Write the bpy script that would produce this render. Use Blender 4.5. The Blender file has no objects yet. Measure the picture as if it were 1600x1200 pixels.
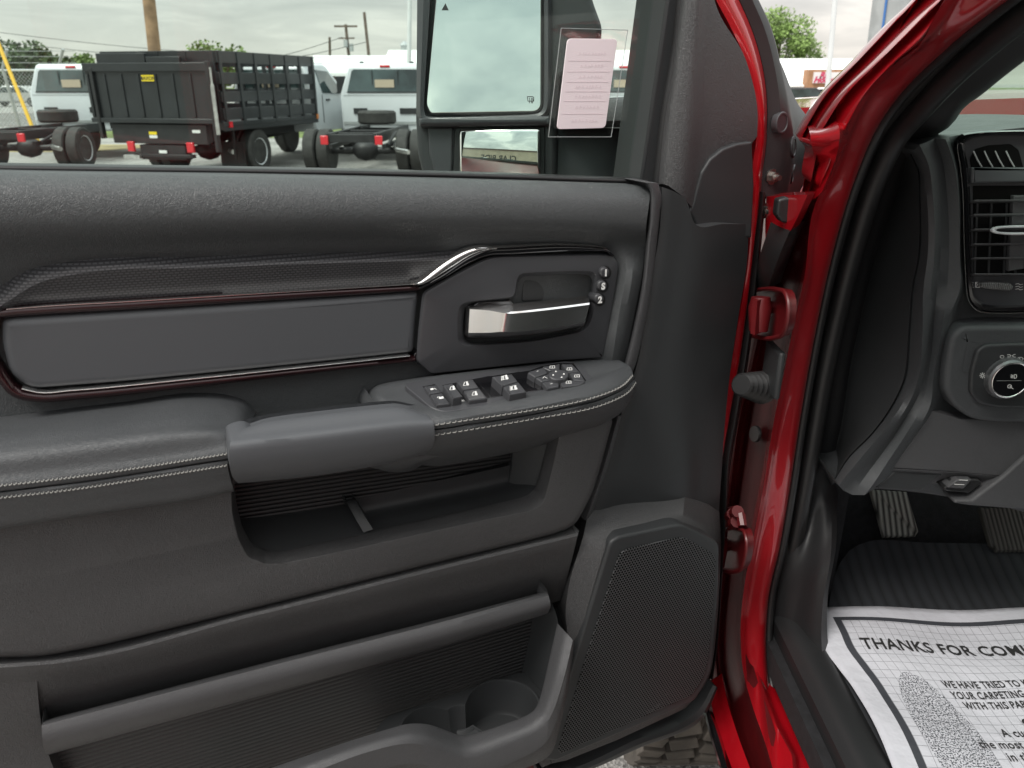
import bpy, bmesh, math, random
from mathutils import Vector, Matrix, noise
from mathutils.geometry import tessellate_polygon
random.seed(7)
R = math.radians
scene = bpy.context.scene
# ---------------------------------------------------------------- camera
F = 1200.0; PITCH = 21.4; CZ = 1.65
cam_d = bpy.data.cameras.new('camera'); cam = bpy.data.objects.new('camera', cam_d)
scene.collection.objects.link(cam); scene.camera = cam
cam.location = (0, 0, CZ); cam.rotation_euler = (R(90 - PITCH), 0, 0)
cam_d.sensor_width = 36; cam_d.lens = 36 * F / 1600; cam_d.clip_start = .02; cam_d.clip_end = 2000
cam_d.dof.use_dof = True; cam_d.dof.focus_distance = 1.0; cam_d.dof.aperture_fstop = 11
# ---------------------------------------------------------------- world, sun
w = bpy.data.worlds.new('World'); scene.world = w; w.use_nodes = True
nt = w.node_tree; nt.nodes.clear(); N = nt.nodes.new; L = nt.links.new
sky = N('ShaderNodeTexSky'); sky.sky_type = 'NISHITA'; sky.sun_disc = False
sky.sun_elevation = R(56); sky.sun_rotation = R(228); sky.dust_density = 3
skm = N('ShaderNodeMix'); skm.data_type = 'RGBA'; skm.blend_type = 'MULTIPLY'; skm.inputs[0].default_value = 1
skm.inputs[7].default_value = (.75, .7, .66, 1)
L(sky.outputs[0], skm.inputs[6])
tc = N('ShaderNodeTexCoord'); sep = N('ShaderNodeSeparateXYZ'); L(tc.outputs['Generated'], sep.inputs[0])
def wm(op, a, b=None):
    n = N('ShaderNodeMath'); n.operation = op
    for i, v in enumerate((a, b)):
        if v is None: continue
        if isinstance(v, (int, float)): n.inputs[i].default_value = v
        else: L(v, n.inputs[i])
    return n.outputs[0]
zz = wm('ADD', wm('MAXIMUM', sep.outputs[2], 0), .16)
cx = wm('DIVIDE', sep.outputs[0], zz); cy = wm('DIVIDE', sep.outputs[1], zz)
cmb = N('ShaderNodeCombineXYZ'); L(cx, cmb.inputs[0]); L(cy, cmb.inputs[1])
n1 = N('ShaderNodeTexNoise'); n1.inputs['Scale'].default_value = 1.15; n1.inputs['Detail'].default_value = 7; n1.inputs['Roughness'].default_value = .55; n1.inputs['Distortion'].default_value = .6
L(cmb.outputs[0], n1.inputs[0])
cr = N('ShaderNodeValToRGB'); L(n1.outputs[0], cr.inputs[0])
e = cr.color_ramp.elements
e[0].position = .36; e[0].color = (.36, .385, .405, 1); e[1].position = .60; e[1].color = (.86, .84, .80, 1)
x = e.new(.5); x.color = (.56, .57, .57, 1)
hz = wm('POWER', wm('SUBTRACT', 1, wm('MAXIMUM', sep.outputs[2], 0)), 9)
hm = N('ShaderNodeMix'); hm.data_type = 'RGBA'; L(hz, hm.inputs[0]); L(cr.outputs[0], hm.inputs[6]); hm.inputs[7].default_value = (.76, .71, .64, 1)
b1 = N('ShaderNodeBackground'); L(skm.outputs[2], b1.inputs[0]); b1.inputs[1].default_value = .06
b2 = N('ShaderNodeBackground'); L(hm.outputs[2], b2.inputs[0]); L(wm('ADD', wm('MULTIPLY', wm('POWER', wm('MAXIMUM', sep.outputs[2], 0), 1.3), 2.2), 1.02), b2.inputs[1])
ms = N('ShaderNodeMixShader'); ms.inputs[0].default_value = .9; L(b1.outputs[0], ms.inputs[1]); L(b2.outputs[0], ms.inputs[2])
wo = N('ShaderNodeOutputWorld'); L(ms.outputs[0], wo.inputs[0])
sun_d = bpy.data.lights.new('sun', 'SUN'); sun_d.energy = 2.3; sun_d.angle = R(22); sun_d.color = (1, .96, .9)
sun = bpy.data.objects.new('sun', sun_d); scene.collection.objects.link(sun)
sun.rotation_euler = (R(34), 0, R(-48))
scene.render.engine = 'CYCLES'
scene.view_settings.view_transform = 'Standard'; scene.view_settings.look = 'None'
scene.view_settings.exposure = .38; scene.view_settings.gamma = 1
scene.cycles.max_bounces = 8; scene.cycles.transparent_max_bounces = 12
# ---------------------------------------------------------------- materials
def mat(name, col, rough=.5, metal=0, coat=0, spec=.5, bump=None, var=0, coat_rough=.05, uvtex=None, sheen=0, emit=None):
    m = bpy.data.materials.new(name); m.use_nodes = True; t = m.node_tree; ns = t.nodes; lk = t.links.new
    p = ns['Principled BSDF']; p.inputs['Base Color'].default_value = (*col, 1); p.inputs['Roughness'].default_value = rough
    p.inputs['Metallic'].default_value = metal; p.inputs['Coat Weight'].default_value = coat; p.inputs['Coat Roughness'].default_value = coat_rough
    p.inputs['Specular IOR Level'].default_value = spec; p.inputs['Sheen Weight'].default_value = sheen
    if emit: p.inputs['Emission Color'].default_value = (*emit[0], 1); p.inputs['Emission Strength'].default_value = emit[1]
    c = ns.new('ShaderNodeTexCoord')
    if var:
        n = ns.new('ShaderNodeTexNoise'); n.inputs['Scale'].default_value = var[0]; n.inputs['Detail'].default_value = 5
        lk(c.outputs['Object'], n.inputs[0])
        r = ns.new('ShaderNodeValToRGB'); lk(n.outputs[0], r.inputs[0])
        r.color_ramp.elements[0].position = .35; r.color_ramp.elements[1].position = .7
        k = var[1]; r.color_ramp.elements[0].color = (*[v * (1 - k) for v in col], 1); r.color_ramp.elements[1].color = (*[min(1, v * (1 + k)) for v in col], 1)
        lk(r.outputs[0], p.inputs['Base Color'])
    if bump:
        kind, sc, st, dist = bump
        b = ns.new('ShaderNodeBump'); b.inputs['Strength'].default_value = st; b.inputs['Distance'].default_value = dist
        if kind == 'leather':
            mp = ns.new('ShaderNodeMapping'); lk(c.outputs['Object'], mp.inputs[0])
            nn = ns.new('ShaderNodeTexNoise'); nn.inputs['Scale'].default_value = sc * .35; lk(mp.outputs[0], nn.inputs[0])
            ad = ns.new('ShaderNodeMix'); ad.data_type = 'VECTOR'; ad.inputs[0].default_value = .012
            lk(mp.outputs[0], ad.inputs[4]); lk(nn.outputs['Color'], ad.inputs[5])
            v = ns.new('ShaderNodeTexVoronoi'); v.feature = 'DISTANCE_TO_EDGE'; v.inputs['Scale'].default_value = sc; lk(ad.outputs[1], v.inputs[0])
            rr = ns.new('ShaderNodeMapRange'); rr.inputs[1].default_value = 0; rr.inputs[2].default_value = .25; lk(v.outputs[0], rr.inputs[0])
            n2 = ns.new('ShaderNodeTexNoise'); n2.inputs['Scale'].default_value = sc * .5; n2.inputs['Detail'].default_value = 4; lk(mp.outputs[0], n2.inputs[0])
            mm = ns.new('ShaderNodeMath'); mm.operation = 'MULTIPLY_ADD'; lk(n2.outputs[0], mm.inputs[0]); mm.inputs[1].default_value = 1.2; lk(rr.outputs[0], mm.inputs[2])
            lk(mm.outputs[0], b.inputs['Height'])
            n3 = ns.new('ShaderNodeTexNoise'); n3.inputs['Scale'].default_value = 14; n3.inputs['Detail'].default_value = 8; n3.inputs['Roughness'].default_value = .7; lk(c.outputs['Object'], n3.inputs[0])
            r3 = ns.new('ShaderNodeMapRange'); r3.inputs[1].default_value = .3; r3.inputs[2].default_value = .7; r3.inputs[3].default_value = rough - .07; r3.inputs[4].default_value = rough + .1; lk(n3.outputs[0], r3.inputs[0]); lk(r3.outputs[0], p.inputs['Roughness'])
        else:
            n = ns.new('ShaderNodeTexNoise'); n.inputs['Scale'].default_value = sc; n.inputs['Detail'].default_value = 3
            lk(c.outputs['Object'], n.inputs[0]); lk(n.outputs[0], b.inputs['Height'])
        lk(b.outputs[0], p.inputs['Normal'])
    if uvtex: uvtex(ns, lk, c, p)
    return m
def mnode(ns, lk, op, *a):
    n = ns.new('ShaderNodeMath'); n.operation = op
    for i, v in enumerate(a):
        if isinstance(v, (int, float)): n.inputs[i].default_value = v
        else: lk(v, n.inputs[i])
    return n.outputs[0]
def ribs(pitch, k, depth=.0008, strength=1.0, cols=None, axis=1):
    def f(ns, lk, c, p):
        s = ns.new('ShaderNodeSeparateXYZ'); lk(c.outputs['UV'], s.inputs[0])
        a, b_ = (s.outputs[1], s.outputs[0]) if axis else (s.outputs[0], s.outputs[1])
        t = mnode(ns, lk, 'ADD', a, mnode(ns, lk, 'MULTIPLY', b_, k))
        v = mnode(ns, lk, 'SINE', mnode(ns, lk, 'MULTIPLY', t, 2 * math.pi / pitch))
        v = mnode(ns, lk, 'POWER', mnode(ns, lk, 'MULTIPLY_ADD', v, .5, .5), .6)
        b = ns.new('ShaderNodeBump'); b.inputs['Strength'].default_value = strength; b.inputs['Distance'].default_value = depth
        lk(v, b.inputs['Height']); lk(b.outputs[0], p.inputs['Normal'])
        if cols:
            m = ns.new('ShaderNodeMix'); m.data_type = 'RGBA'; lk(v, m.inputs[0]); m.inputs[6].default_value = (*cols[0], 1); m.inputs[7].default_value = (*cols[1], 1)
            lk(m.outputs[2], p.inputs['Base Color'])
    return f
def hexmesh(pitch):
    def f(ns, lk, c, p):
        s = ns.new('ShaderNodeSeparateXYZ'); lk(c.outputs['UV'], s.inputs[0])
        def lat(off):
            fx = mnode(ns, lk, 'SUBTRACT', mnode(ns, lk, 'FRACT', mnode(ns, lk, 'MULTIPLY_ADD', s.outputs[0], 1 / pitch, 50 + off)), .5)
            fy = mnode(ns, lk, 'MULTIPLY', mnode(ns, lk, 'SUBTRACT', mnode(ns, lk, 'FRACT', mnode(ns, lk, 'MULTIPLY_ADD', s.outputs[1], 1 / pitch / 1.732, 50 + off)), .5), 1.732)
            return mnode(ns, lk, 'SQRT', mnode(ns, lk, 'ADD', mnode(ns, lk, 'MULTIPLY', fx, fx), mnode(ns, lk, 'MULTIPLY', fy, fy)))
        d = mnode(ns, lk, 'MINIMUM', lat(0), lat(.5))
        r = ns.new('ShaderNodeMapRange'); r.inputs[1].default_value = .30; r.inputs[2].default_value = .37; lk(d, r.inputs[0])
        m = ns.new('ShaderNodeMix'); m.data_type = 'RGBA'; lk(r.outputs[0], m.inputs[0]); m.inputs[6].default_value = (.003, .003, .003, 1); m.inputs[7].default_value = (.052, .053, .055, 1)
        lk(m.outputs[2], p.inputs['Base Color'])
        b = ns.new('ShaderNodeBump'); b.inputs['Strength'].default_value = 1; b.inputs['Distance'].default_value = .0008; lk(r.outputs[0], b.inputs['Height']); lk(b.outputs[0], p.inputs['Normal'])
        lk(mnode(ns, lk, 'MULTIPLY', r.outputs[0], .5), p.inputs['Specular IOR Level'])
    return f
def weave(ns, lk, c, p):
    s = ns.new('ShaderNodeSeparateXYZ'); lk(c.outputs['UV'], s.inputs[0])
    a = mnode(ns, lk, 'MULTIPLY_ADD', s.outputs[1], 1 / .0025, mnode(ns, lk, 'MULTIPLY', s.outputs[0], 8))
    row = mnode(ns, lk, 'FLOOR', a)
    fy = mnode(ns, lk, 'ABSOLUTE', mnode(ns, lk, 'SUBTRACT', mnode(ns, lk, 'FRACT', a), .5))
    fx = mnode(ns, lk, 'ABSOLUTE', mnode(ns, lk, 'SUBTRACT', mnode(ns, lk, 'FRACT', mnode(ns, lk, 'MULTIPLY_ADD', s.outputs[0], 1 / .0048, mnode(ns, lk, 'MULTIPLY', row, .5))), .5))
    h = mnode(ns, lk, 'MULTIPLY', mnode(ns, lk, 'LESS_THAN', fy, .27), mnode(ns, lk, 'LESS_THAN', fx, .36))
    b = ns.new('ShaderNodeBump'); b.inputs['Strength'].default_value = .8; b.inputs['Distance'].default_value = .0006; lk(h, b.inputs['Height']); lk(b.outputs[0], p.inputs['Normal'])
    m = ns.new('ShaderNodeMix'); m.data_type = 'RGBA'; lk(h, m.inputs[0]); m.inputs[6].default_value = (.022, .022, .024, 1); m.inputs[7].default_value = (.062, .062, .066, 1); lk(m.outputs[2], p.inputs['Base Color'])
def glass(name, tint, k=.06):
    m = bpy.data.materials.new(name); m.use_nodes = True; t = m.node_tree; t.nodes.clear()
    o = t.nodes.new('ShaderNodeOutputMaterial'); a = t.nodes.new('ShaderNodeBsdfTransparent'); a.inputs[0].default_value = (*tint, 1)
    g = t.nodes.new('ShaderNodeBsdfGlossy'); g.inputs['Roughness'].default_value = .01
    lw = t.nodes.new('ShaderNodeLayerWeight'); lw.inputs[0].default_value = .5; pw = t.nodes.new('ShaderNodeMath'); pw.operation = 'POWER'; t.links.new(lw.outputs['Facing'], pw.inputs[0]); pw.inputs[1].default_value = 4
    fr = t.nodes.new('ShaderNodeMath'); fr.operation = 'MULTIPLY_ADD'; t.links.new(pw.outputs[0], fr.inputs[0]); fr.inputs[1].default_value = .7; fr.inputs[2].default_value = .02
    x = t.nodes.new('ShaderNodeMixShader'); t.links.new(fr.outputs[0], x.inputs[0]); t.links.new(a.outputs[0], x.inputs[1]); t.links.new(g.outputs[0], x.inputs[2]); t.links.new(x.outputs[0], o.inputs[0])
    return m
M = {}
M['leather'] = mat('leather', (.052, .056, .058), .45, bump=('leather', 500, .5, .0006), spec=.5)
M['leather2'] = mat('leather_smooth', (.051, .054, .057), .42, bump=('leather', 560, .4, .0005), spec=.5)
M['plastic'] = mat('grained_plastic', (.051, .0505, .052), .44, bump=('leather', 520, .55, .0006), var=(9, .08))
M['plastic2'] = mat('dark_plastic', (.027, .0285, .030), .5, bump=('noise', 900, .25, .0004), var=(7, .1))
M['plastic3'] = mat('mid_plastic', (.060, .060, .063), .46, bump=('leather', 600, .4, .0005), var=(9, .06))
M['soft'] = mat('soft_touch', (.068, .072, .078), .55, bump=('noise', 1100, .3, .0004))
M['bezel'] = mat('smooth_plastic', (.045, .046, .050), .40, bump=('noise', 1400, .12, .0003))
M['weave'] = mat('woven_trim', (.05, .05, .05), .45, uvtex=weave)
M['rib'] = mat('ribbed_black', (.03, .03, .03), .5, uvtex=ribs(.0052, .06, .0012, 1, ((.006, .006, .006), (.026, .027, .028))))
M['rib2'] = mat('ribbed_black_low', (.03, .03, .03), .5, uvtex=ribs(.0060, .0, .0012, 1, ((.006, .006, .006), (.028, .029, .030))))
M['hex'] = mat('perforated_grille', (.05, .05, .05), .45, uvtex=hexmesh(.0042))
M['redtrim'] = mat('dark_red_trim', (.055, .012, .014), .25, metal=.6, coat=.6, uvtex=ribs(.0016, 0, .0002, .6, ((.012, .004, .005), (.038, .012, .014)), axis=0))
M['chrome'] = mat('bright_chrome', (.82, .80, .77), .12, metal=1)
M['satin'] = mat('satin_chrome', (.92, .91, .89), .24, metal=1, bump=('noise', 60, .02, .001))
M['gloss'] = mat('gloss_black', (.006, .006, .007), .08, coat=1)
M['rubber'] = mat('black_rubber', (.013, .013, .0135), .42, var=(12, .2))
M['sill'] = mat('sill_plastic', (.016, .016, .017), .5, bump=('noise', 900, .25, .0004))
M['rubber2'] = mat('dull_rubber', (.03, .03, .03), .65, var=(25, .25), bump=('noise', 200, .2, .001))
M['red'] = mat('red_paint', (.40, .004, .010), .32, metal=.25, coat=1, coat_rough=.03, bump=('noise', 25, .03, .002))
M['shadered'] = mat('red_paint_shaded', (.085, .0015, .003), .5, metal=.0, coat=.15, coat_rough=.2, var=(14, .25), bump=('noise', 30, .15, .003))  # body red darkened: shade of the door jamb put into the colour
M['steel'] = mat('dull_steel', (.35, .34, .32), .4, metal=1, var=(60, .3))
M['white'] = mat('white_print', (.75, .75, .73), .5)
M['thread'] = mat('thread', (.24, .235, .22), .8)
M['carpet'] = mat('carpet', (.012, .012, .014), .95, bump=('noise', 700, .8, .003), var=(90, .35))
M['mat'] = mat('ribbed_floor_mat', (.02, .022, .026), .8, uvtex=ribs(.021, 0, .002, .7, ((.009, .010, .012), (.019, .021, .025)), axis=0))
M['pedal'] = mat('pedal_rubber', (.16, .15, .14), .55, var=(30, .5), uvtex=ribs(.0105, 0, .003, 1, ((.02, .02, .02), (.36, .35, .32)), axis=0))
M['window'] = glass('tinted_glass', (.885, .945, .92)); M['clear'] = glass('clear_film', (.96, .965, .96)); M['wind'] = glass('windshield_glass', (.86, .96, .90))
M['mirror'] = mat('mirror_silver', (.95, .94, .92), .0, metal=1)
M['pink'] = mat('pink_card', (.80, .70, .73), .6, var=(6, .04)); M['pink2'] = mat('pink_card_rule', (.75, .64, .675), .6)
M['tyre'] = mat('tyre_rubber', (.035, .034, .032), .75, var=(8, .3), bump=('noise', 50, .3, .005))
M['dusty'] = mat('dusty_tyre', (.115, .1, .085), .85, var=(10, .4), bump=('noise', 90, .5, .004))
M['whitepaint'] = mat('white_paint', (.62, .65, .67), .35, coat=.5, var=(2, .05)); M['rim'] = mat('painted_steel_rim', (.74, .76, .78), .45, metal=.1, var=(6, .1))
M['frame'] = mat('chassis_black', (.018, .018, .019), .5, var=(5, .3)); M['stake'] = mat('black_steel', (.016, .018, .020), .4, var=(2.5, .25), coat=.2)
M['tail'] = mat('red_lens', (.6, .02, .03), .25, coat=.5); M['amber'] = mat('amber_lens', (.7, .22, .04), .3)
M['darkglass'] = mat('dark_window', (.035, .055, .055), .06, var=(1.5, .6), coat=1); M['alu'] = mat('aluminium', (.6, .6, .58), .35, metal=.9, var=(12, .2))
M['yellow'] = mat('yellow_plastic', (.75, .45, .03), .5); M['yellowp'] = mat('yellow_plate', (.8, .6, .02), .5); M['ink'] = mat('black_ink', (.02, .02, .02), .6)
M['wood'] = mat('utility_pole_wood', (.30, .19, .11), .85, var=(3, .3), bump=('noise', 12, .4, .02)); M['oldwood'] = mat('weathered_wood', (.13, .10, .08), .9, var=(3, .3))
M['knob'] = mat('knob_plastic', (.16, .165, .17), .35, metal=.5)
M['void'] = mat('vent_void', (.004, .004, .004), .6, spec=.1)
M['galv'] = mat('galvanised', (.42, .44, .44), .5, metal=.4, var=(5, .1)); M['whitepole'] = mat('pale_pole', (.68, .70, .70), .5, var=(2, .05)); M['bluepaint'] = mat('blue_paint', (.05, .16, .42), .45)
M['roofw'] = mat('white_metal_roof', (.80, .82, .80), .55, var=(.2, .05)); M['tan'] = mat('tan_wall', (.48, .40, .30), .8, var=(.6, .12)); M['brown'] = mat('brown_fascia', (.10, .065, .05), .8, var=(1, .2)); M['brick'] = mat('orange_brick', (.36, .19, .10), .85, var=(3, .15))
M['bark'] = mat('bark', (.10, .07, .05), .9, var=(4, .3)); M['leaf'] = mat('leaf_dark', (.05, .085, .028), .7, var=(.8, .4)); M['leaf2'] = mat('leaf_pale', (.13, .19, .05), .7, var=(1, .35)); M['leaf3'] = mat('leaf_fresh', (.16, .25, .06), .7, var=(.6, .35))
M['asphalt'] = mat('asphalt', (.17, .165, .155), .9, var=(1.2, .12), bump=('noise', 30, .5, .01)); M['sign'] = mat('sign_face', (.75, .72, .72), .5); M['signred'] = mat('sign_red', (.55, .05, .12), .5)
M['silver'] = mat('silver_paint', (.5, .5, .49), .3, metal=.4, coat=.5); M['navy'] = mat('navy_paint', (.02, .035, .08), .3, coat=.6)
def ground_tex(ns, lk, c, p):
    n = ns.new('ShaderNodeTexVoronoi'); n.inputs['Scale'].default_value = 110; lk(c.outputs['Object'], n.inputs[0])
    r = ns.new('ShaderNodeValToRGB'); lk(n.outputs['Color'], r.inputs[0]); r.color_ramp.elements[0].color = (.10, .098, .095, 1); r.color_ramp.elements[1].color = (.50, .48, .45, 1)
    n2 = ns.new('ShaderNodeTexNoise'); n2.inputs['Scale'].default_value = .7; n2.inputs['Detail'].default_value = 8; lk(c.outputs['Object'], n2.inputs[0])
    m = ns.new('ShaderNodeMix'); m.data_type = 'RGBA'; m.blend_type = 'OVERLAY'; m.inputs[0].default_value = .7; lk(r.outputs[0], m.inputs[6]); lk(n2.outputs[0], m.inputs[7]); lk(m.outputs[2], p.inputs['Base Color'])
    b = ns.new('ShaderNodeBump'); b.inputs['Distance'].default_value = .006; lk(n.outputs[0], b.inputs['Height']); lk(b.outputs[0], p.inputs['Normal'])
M['gravel'] = mat('gravelly_asphalt', (.2, .2, .18), .9, uvtex=ground_tex)
M['grass'] = mat('grass_ground', (.13, .17, .05), .95, var=(.5, .35), bump=('noise', 20, .8, .05)); M['drygrass'] = mat('dry_grass', (.30, .25, .13), .95, var=(1.5, .3))
def paper_tex(ns, lk, c, p):
    s = ns.new('ShaderNodeSeparateXYZ'); lk(c.outputs['UV'], s.inputs[0]); u, v = s.outputs[0], s.outputs[1]
    m_ = lambda op, *a: mnode(ns, lk, op, *a)
    inside = m_('MULTIPLY', m_('GREATER_THAN', u, 0), m_('GREATER_THAN', v, 0))
    inner = m_('MULTIPLY', m_('GREATER_THAN', u, .011), m_('GREATER_THAN', v, .009))
    band = m_('SUBTRACT', inside, inner)
    g = .0165; g2 = .0140
    gu = m_('LESS_THAN', m_('FRACT', m_('DIVIDE', m_('ADD', u, .003), g2)), .06); gv = m_('LESS_THAN', m_('FRACT', m_('DIVIDE', m_('ADD', v, .006), g)), .055)
    grid = m_('MULTIPLY', m_('MAXIMUM', gu, gv), inner)
    # footprint speckle, an ellipse
    du = m_('DIVIDE', m_('SUBTRACT', u, m_('MULTIPLY_ADD', v, .05, .055)), .042); dv = m_('DIVIDE', m_('SUBTRACT', v, .255), .125)
    el = m_('ADD', m_('MULTIPLY', du, du), m_('MULTIPLY', dv, dv))
    vo = ns.new('ShaderNodeTexNoise'); vo.inputs['Scale'].default_value = 430; vo.inputs['Detail'].default_value = 2; lk(c.outputs['UV'], vo.inputs[0])
    sp = m_('MULTIPLY', m_('LESS_THAN', el, 1), m_('LESS_THAN', vo.outputs[0], .475))
    k = m_('MINIMUM', m_('ADD', m_('ADD', m_('MULTIPLY', band, 1), m_('MULTIPLY', grid, .6)), m_('MULTIPLY', sp, .93)), 1)
    mx = ns.new('ShaderNodeMix'); mx.data_type = 'RGBA'; lk(k, mx.inputs[0]); mx.inputs[6].default_value = (.49, .49, .53, 1); mx.inputs[7].default_value = (.035, .037, .045, 1)
    lk(mx.outputs[2], p.inputs['Base Color'])
    n = ns.new('ShaderNodeTexNoise'); n.inputs['Scale'].default_value = 14; n.inputs['Detail'].default_value = 4; lk(c.outputs['Object'], n.inputs[0])
    b = ns.new('ShaderNodeBump'); b.inputs['Strength'].default_value = .6; b.inputs['Distance'].default_value = .016; lk(n.outputs[0], b.inputs['Height']); lk(b.outputs[0], p.inputs['Normal'])
M['paper'] = mat('printed_paper', (.7, .7, .7), .7, uvtex=paper_tex)
# ---------------------------------------------------------------- projection helpers (places points on real planes of the truck)
cp, sp_ = math.cos(R(PITCH)), math.sin(R(PITCH)); CAM = Vector((0, 0, CZ))
def ray(px, py):
    a = (px - 800) / F; b = (600 - py) / F
    return Vector((a, cp + b * sp_, -sp_ + b * cp))
AZ = R(66); DD = Vector((math.sin(AZ), math.cos(AZ), 0)); DN = Vector((math.cos(AZ), -math.sin(AZ), 0))
P0 = CAM + ray(700, 600) * .9
def hitp(px, py, p, n):
    d = ray(px, py); return CAM + d * ((p - CAM).dot(n) / d.dot(n))
def DP(px, py, h=0): return hitp(px, py, P0 + DN * h, DN)
def XP(px, py, x): return hitp(px, py, Vector((x, 0, 0)), Vector((1, 0, 0)))
def YP(px, py, y): return hitp(px, py, Vector((0, y, 0)), Vector((0, 1, 0)))
def ZP(px, py, z): return hitp(px, py, Vector((0, 0, z)), Vector((0, 0, 1)))
def duv(p): q = p - P0; return (q.dot(DD), q.z)
# ---------------------------------------------------------------- object helpers
COL = scene.collection
def tag(o, label=None, cat=None, group=None, kind=None):
    if label: o['label'] = label
    if cat: o['category'] = cat
    if group: o['group'] = group
    if kind: o['kind'] = kind
    return o
def empty(name, loc=(0, 0, 0), rz=0, label=None, cat=None, group=None):
    o = bpy.data.objects.new(name, None); COL.objects.link(o); o.location = loc; o.rotation_euler = (0, 0, rz); o.empty_display_size = .2
    return tag(o, label, cat, group)
def wmat(o):
    m = Matrix.LocRotScale(o.location, o.rotation_euler, None)
    if o.parent: return wmat(o.parent) @ o.matrix_parent_inverse @ m
    return m
def mk(name, verts, faces, mt, parent=None, smooth=True, uv=None, local=False, sharp=35, midx=None):
    me = bpy.data.meshes.new(name); me.from_pydata([tuple(v) for v in verts], [], faces)
    for m in (mt if isinstance(mt, list) else [mt]): me.materials.append(m)
    if midx: me.polygons.foreach_set('material_index', midx)
    bm = bmesh.new(); bm.from_mesh(me); bmesh.ops.recalc_face_normals(bm, faces=bm.faces)
    if smooth:
        for f in bm.faces: f.smooth = True
        for ed in bm.edges:
            if len(ed.link_faces) == 2 and ed.calc_face_angle(0) > R(sharp): ed.smooth = False
    bm.to_mesh(me); bm.free()
    if uv is not False:
        ul = me.uv_layers.new(name='UVMap'); fn = uv or duv
        vals = [fn(v.co) if callable(fn) else fn[v.index] for v in me.vertices]
        for lp in me.loops: ul.data[lp.index].uv = vals[lp.vertex_index]
    o = bpy.data.objects.new(name, me); COL.objects.link(o)
    if parent:
        o.parent = parent
        if not local: o.matrix_parent_inverse = wmat(parent).inverted()
    return o
def crom(P, n):
    """Catmull-Rom resample by chord length; P list of Vectors -> n points"""
    if len(P) == 2: return [P[0].lerp(P[1], i / (n - 1)) for i in range(n)]
    d = [0]
    for a, b in zip(P, P[1:]): d.append(d[-1] + max((b - a).length, 1e-9))
    out = []
    for i in range(n):
        t = d[-1] * i / (n - 1); k = 0
        while k < len(P) - 2 and t > d[k + 1]: k += 1
        u = (t - d[k]) / (d[k + 1] - d[k]); h = d[k + 1] - d[k]
        def tan(j):
            if j == 0: return (P[1] - P[0]) / (d[1] - d[0])
            if j == len(P) - 1: return (P[-1] - P[-2]) / (d[-1] - d[-2])
            return ((P[j + 1] - P[j]) / (d[j + 1] - d[j])).lerp((P[j] - P[j - 1]) / (d[j] - d[j - 1]), (d[j + 1] - d[j]) / (d[j + 1] - d[j - 1]))
        m0, m1 = tan(k) * h, tan(k + 1) * h
        out.append(P[k] * (2 * u**3 - 3 * u**2 + 1) + m0 * (u**3 - 2 * u**2 + u) + P[k + 1] * (-2 * u**3 + 3 * u**2) + m1 * (u**3 - u**2))
    return out
def pts(c, h, fn):
    return [fn(q[0], q[1], q[2] if len(q) > 2 else h) for q in c]
def surf(name, curves, mt, parent, fn=DP, back=None, nu=48, k=5, lin=False, uv=None, backfn=None, local=False, sharp=35, raw=0):
    """curves: [(points, depth), ...]; lofts between them and closes back to depth `back`"""
    if raw:  # curves matched point by point, corners softened
        rows = []
        for c, h in curves:
            P = pts(c, h, fn); P = [a.lerp(b, k_ / raw) for a, b in zip(P, P[1:]) for k_ in range(raw)] + [P[-1]]
            for _ in range(raw): P = [P[0]] + [(P[i - 1] + P[i] * 2 + P[i + 1]) / 4 for i in range(1, len(P) - 1)] + [P[-1]]
            rows.append(P)
        nu = len(rows[0])
    else: rows = [crom(pts(c, h, fn) if fn else c, nu) for c, h in curves]
    if not lin and len(rows) > 2:
        cols = [crom([r[i] for r in rows], (len(rows) - 1) * k + 1) for i in range(nu)]
        rows = [[c[j] for c in cols] for j in range((len(rows) - 1) * k + 1)]
    V = [p for r in rows for p in r]; nr = len(rows); Fc = []
    for j in range(nr - 1):
        for i in range(nu - 1): a = j * nu + i; Fc.append((a, a + 1, a + nu + 1, a + nu))
    if back is not None:
        per = [i for i in range(nu)] + [j * nu + nu - 1 for j in range(1, nr)] + [(nr - 1) * nu + i for i in range(nu - 2, -1, -1)] + [j * nu for j in range(nr - 2, 0, -1)]
        b0 = len(V); V += [backfn(p) if backfn else p + DN * (back - (p - P0).dot(DN)) for p in V[:b0]]
        Fc += [tuple(b0 + q for q in f[::-1]) for f in Fc[:]]; n = len(per)
        for i in range(n): Fc.append((per[i], b0 + per[i], b0 + per[(i + 1) % n], per[(i + 1) % n]))
    return mk(name, V, Fc, mt, parent, uv=uv, local=local, sharp=sharp)
def rnd(poly, r, n=5):
    """round the corners of a 2D outline; r in outline units (or list)"""
    out = []; m = len(poly)
    for i in range(m):
        p = Vector(poly[i][:2]); a = Vector(poly[i - 1][:2]); b = Vector(poly[(i + 1) % m][:2]); rr = r[i] if isinstance(r, list) else r
        if rr <= 0: out.append((p.x, p.y)); continue
        da, db = a - p, b - p; la = min(rr, da.length * .45); lb = min(rr, db.length * .45)
        s, e_ = p + da.normalized() * la, p + db.normalized() * lb
        for k in range(n + 1):
            t = k / n; q = s * (1 - t)**2 + p * 2 * t * (1 - t) + e_ * t * t; out.append((q.x, q.y))
    return out
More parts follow.
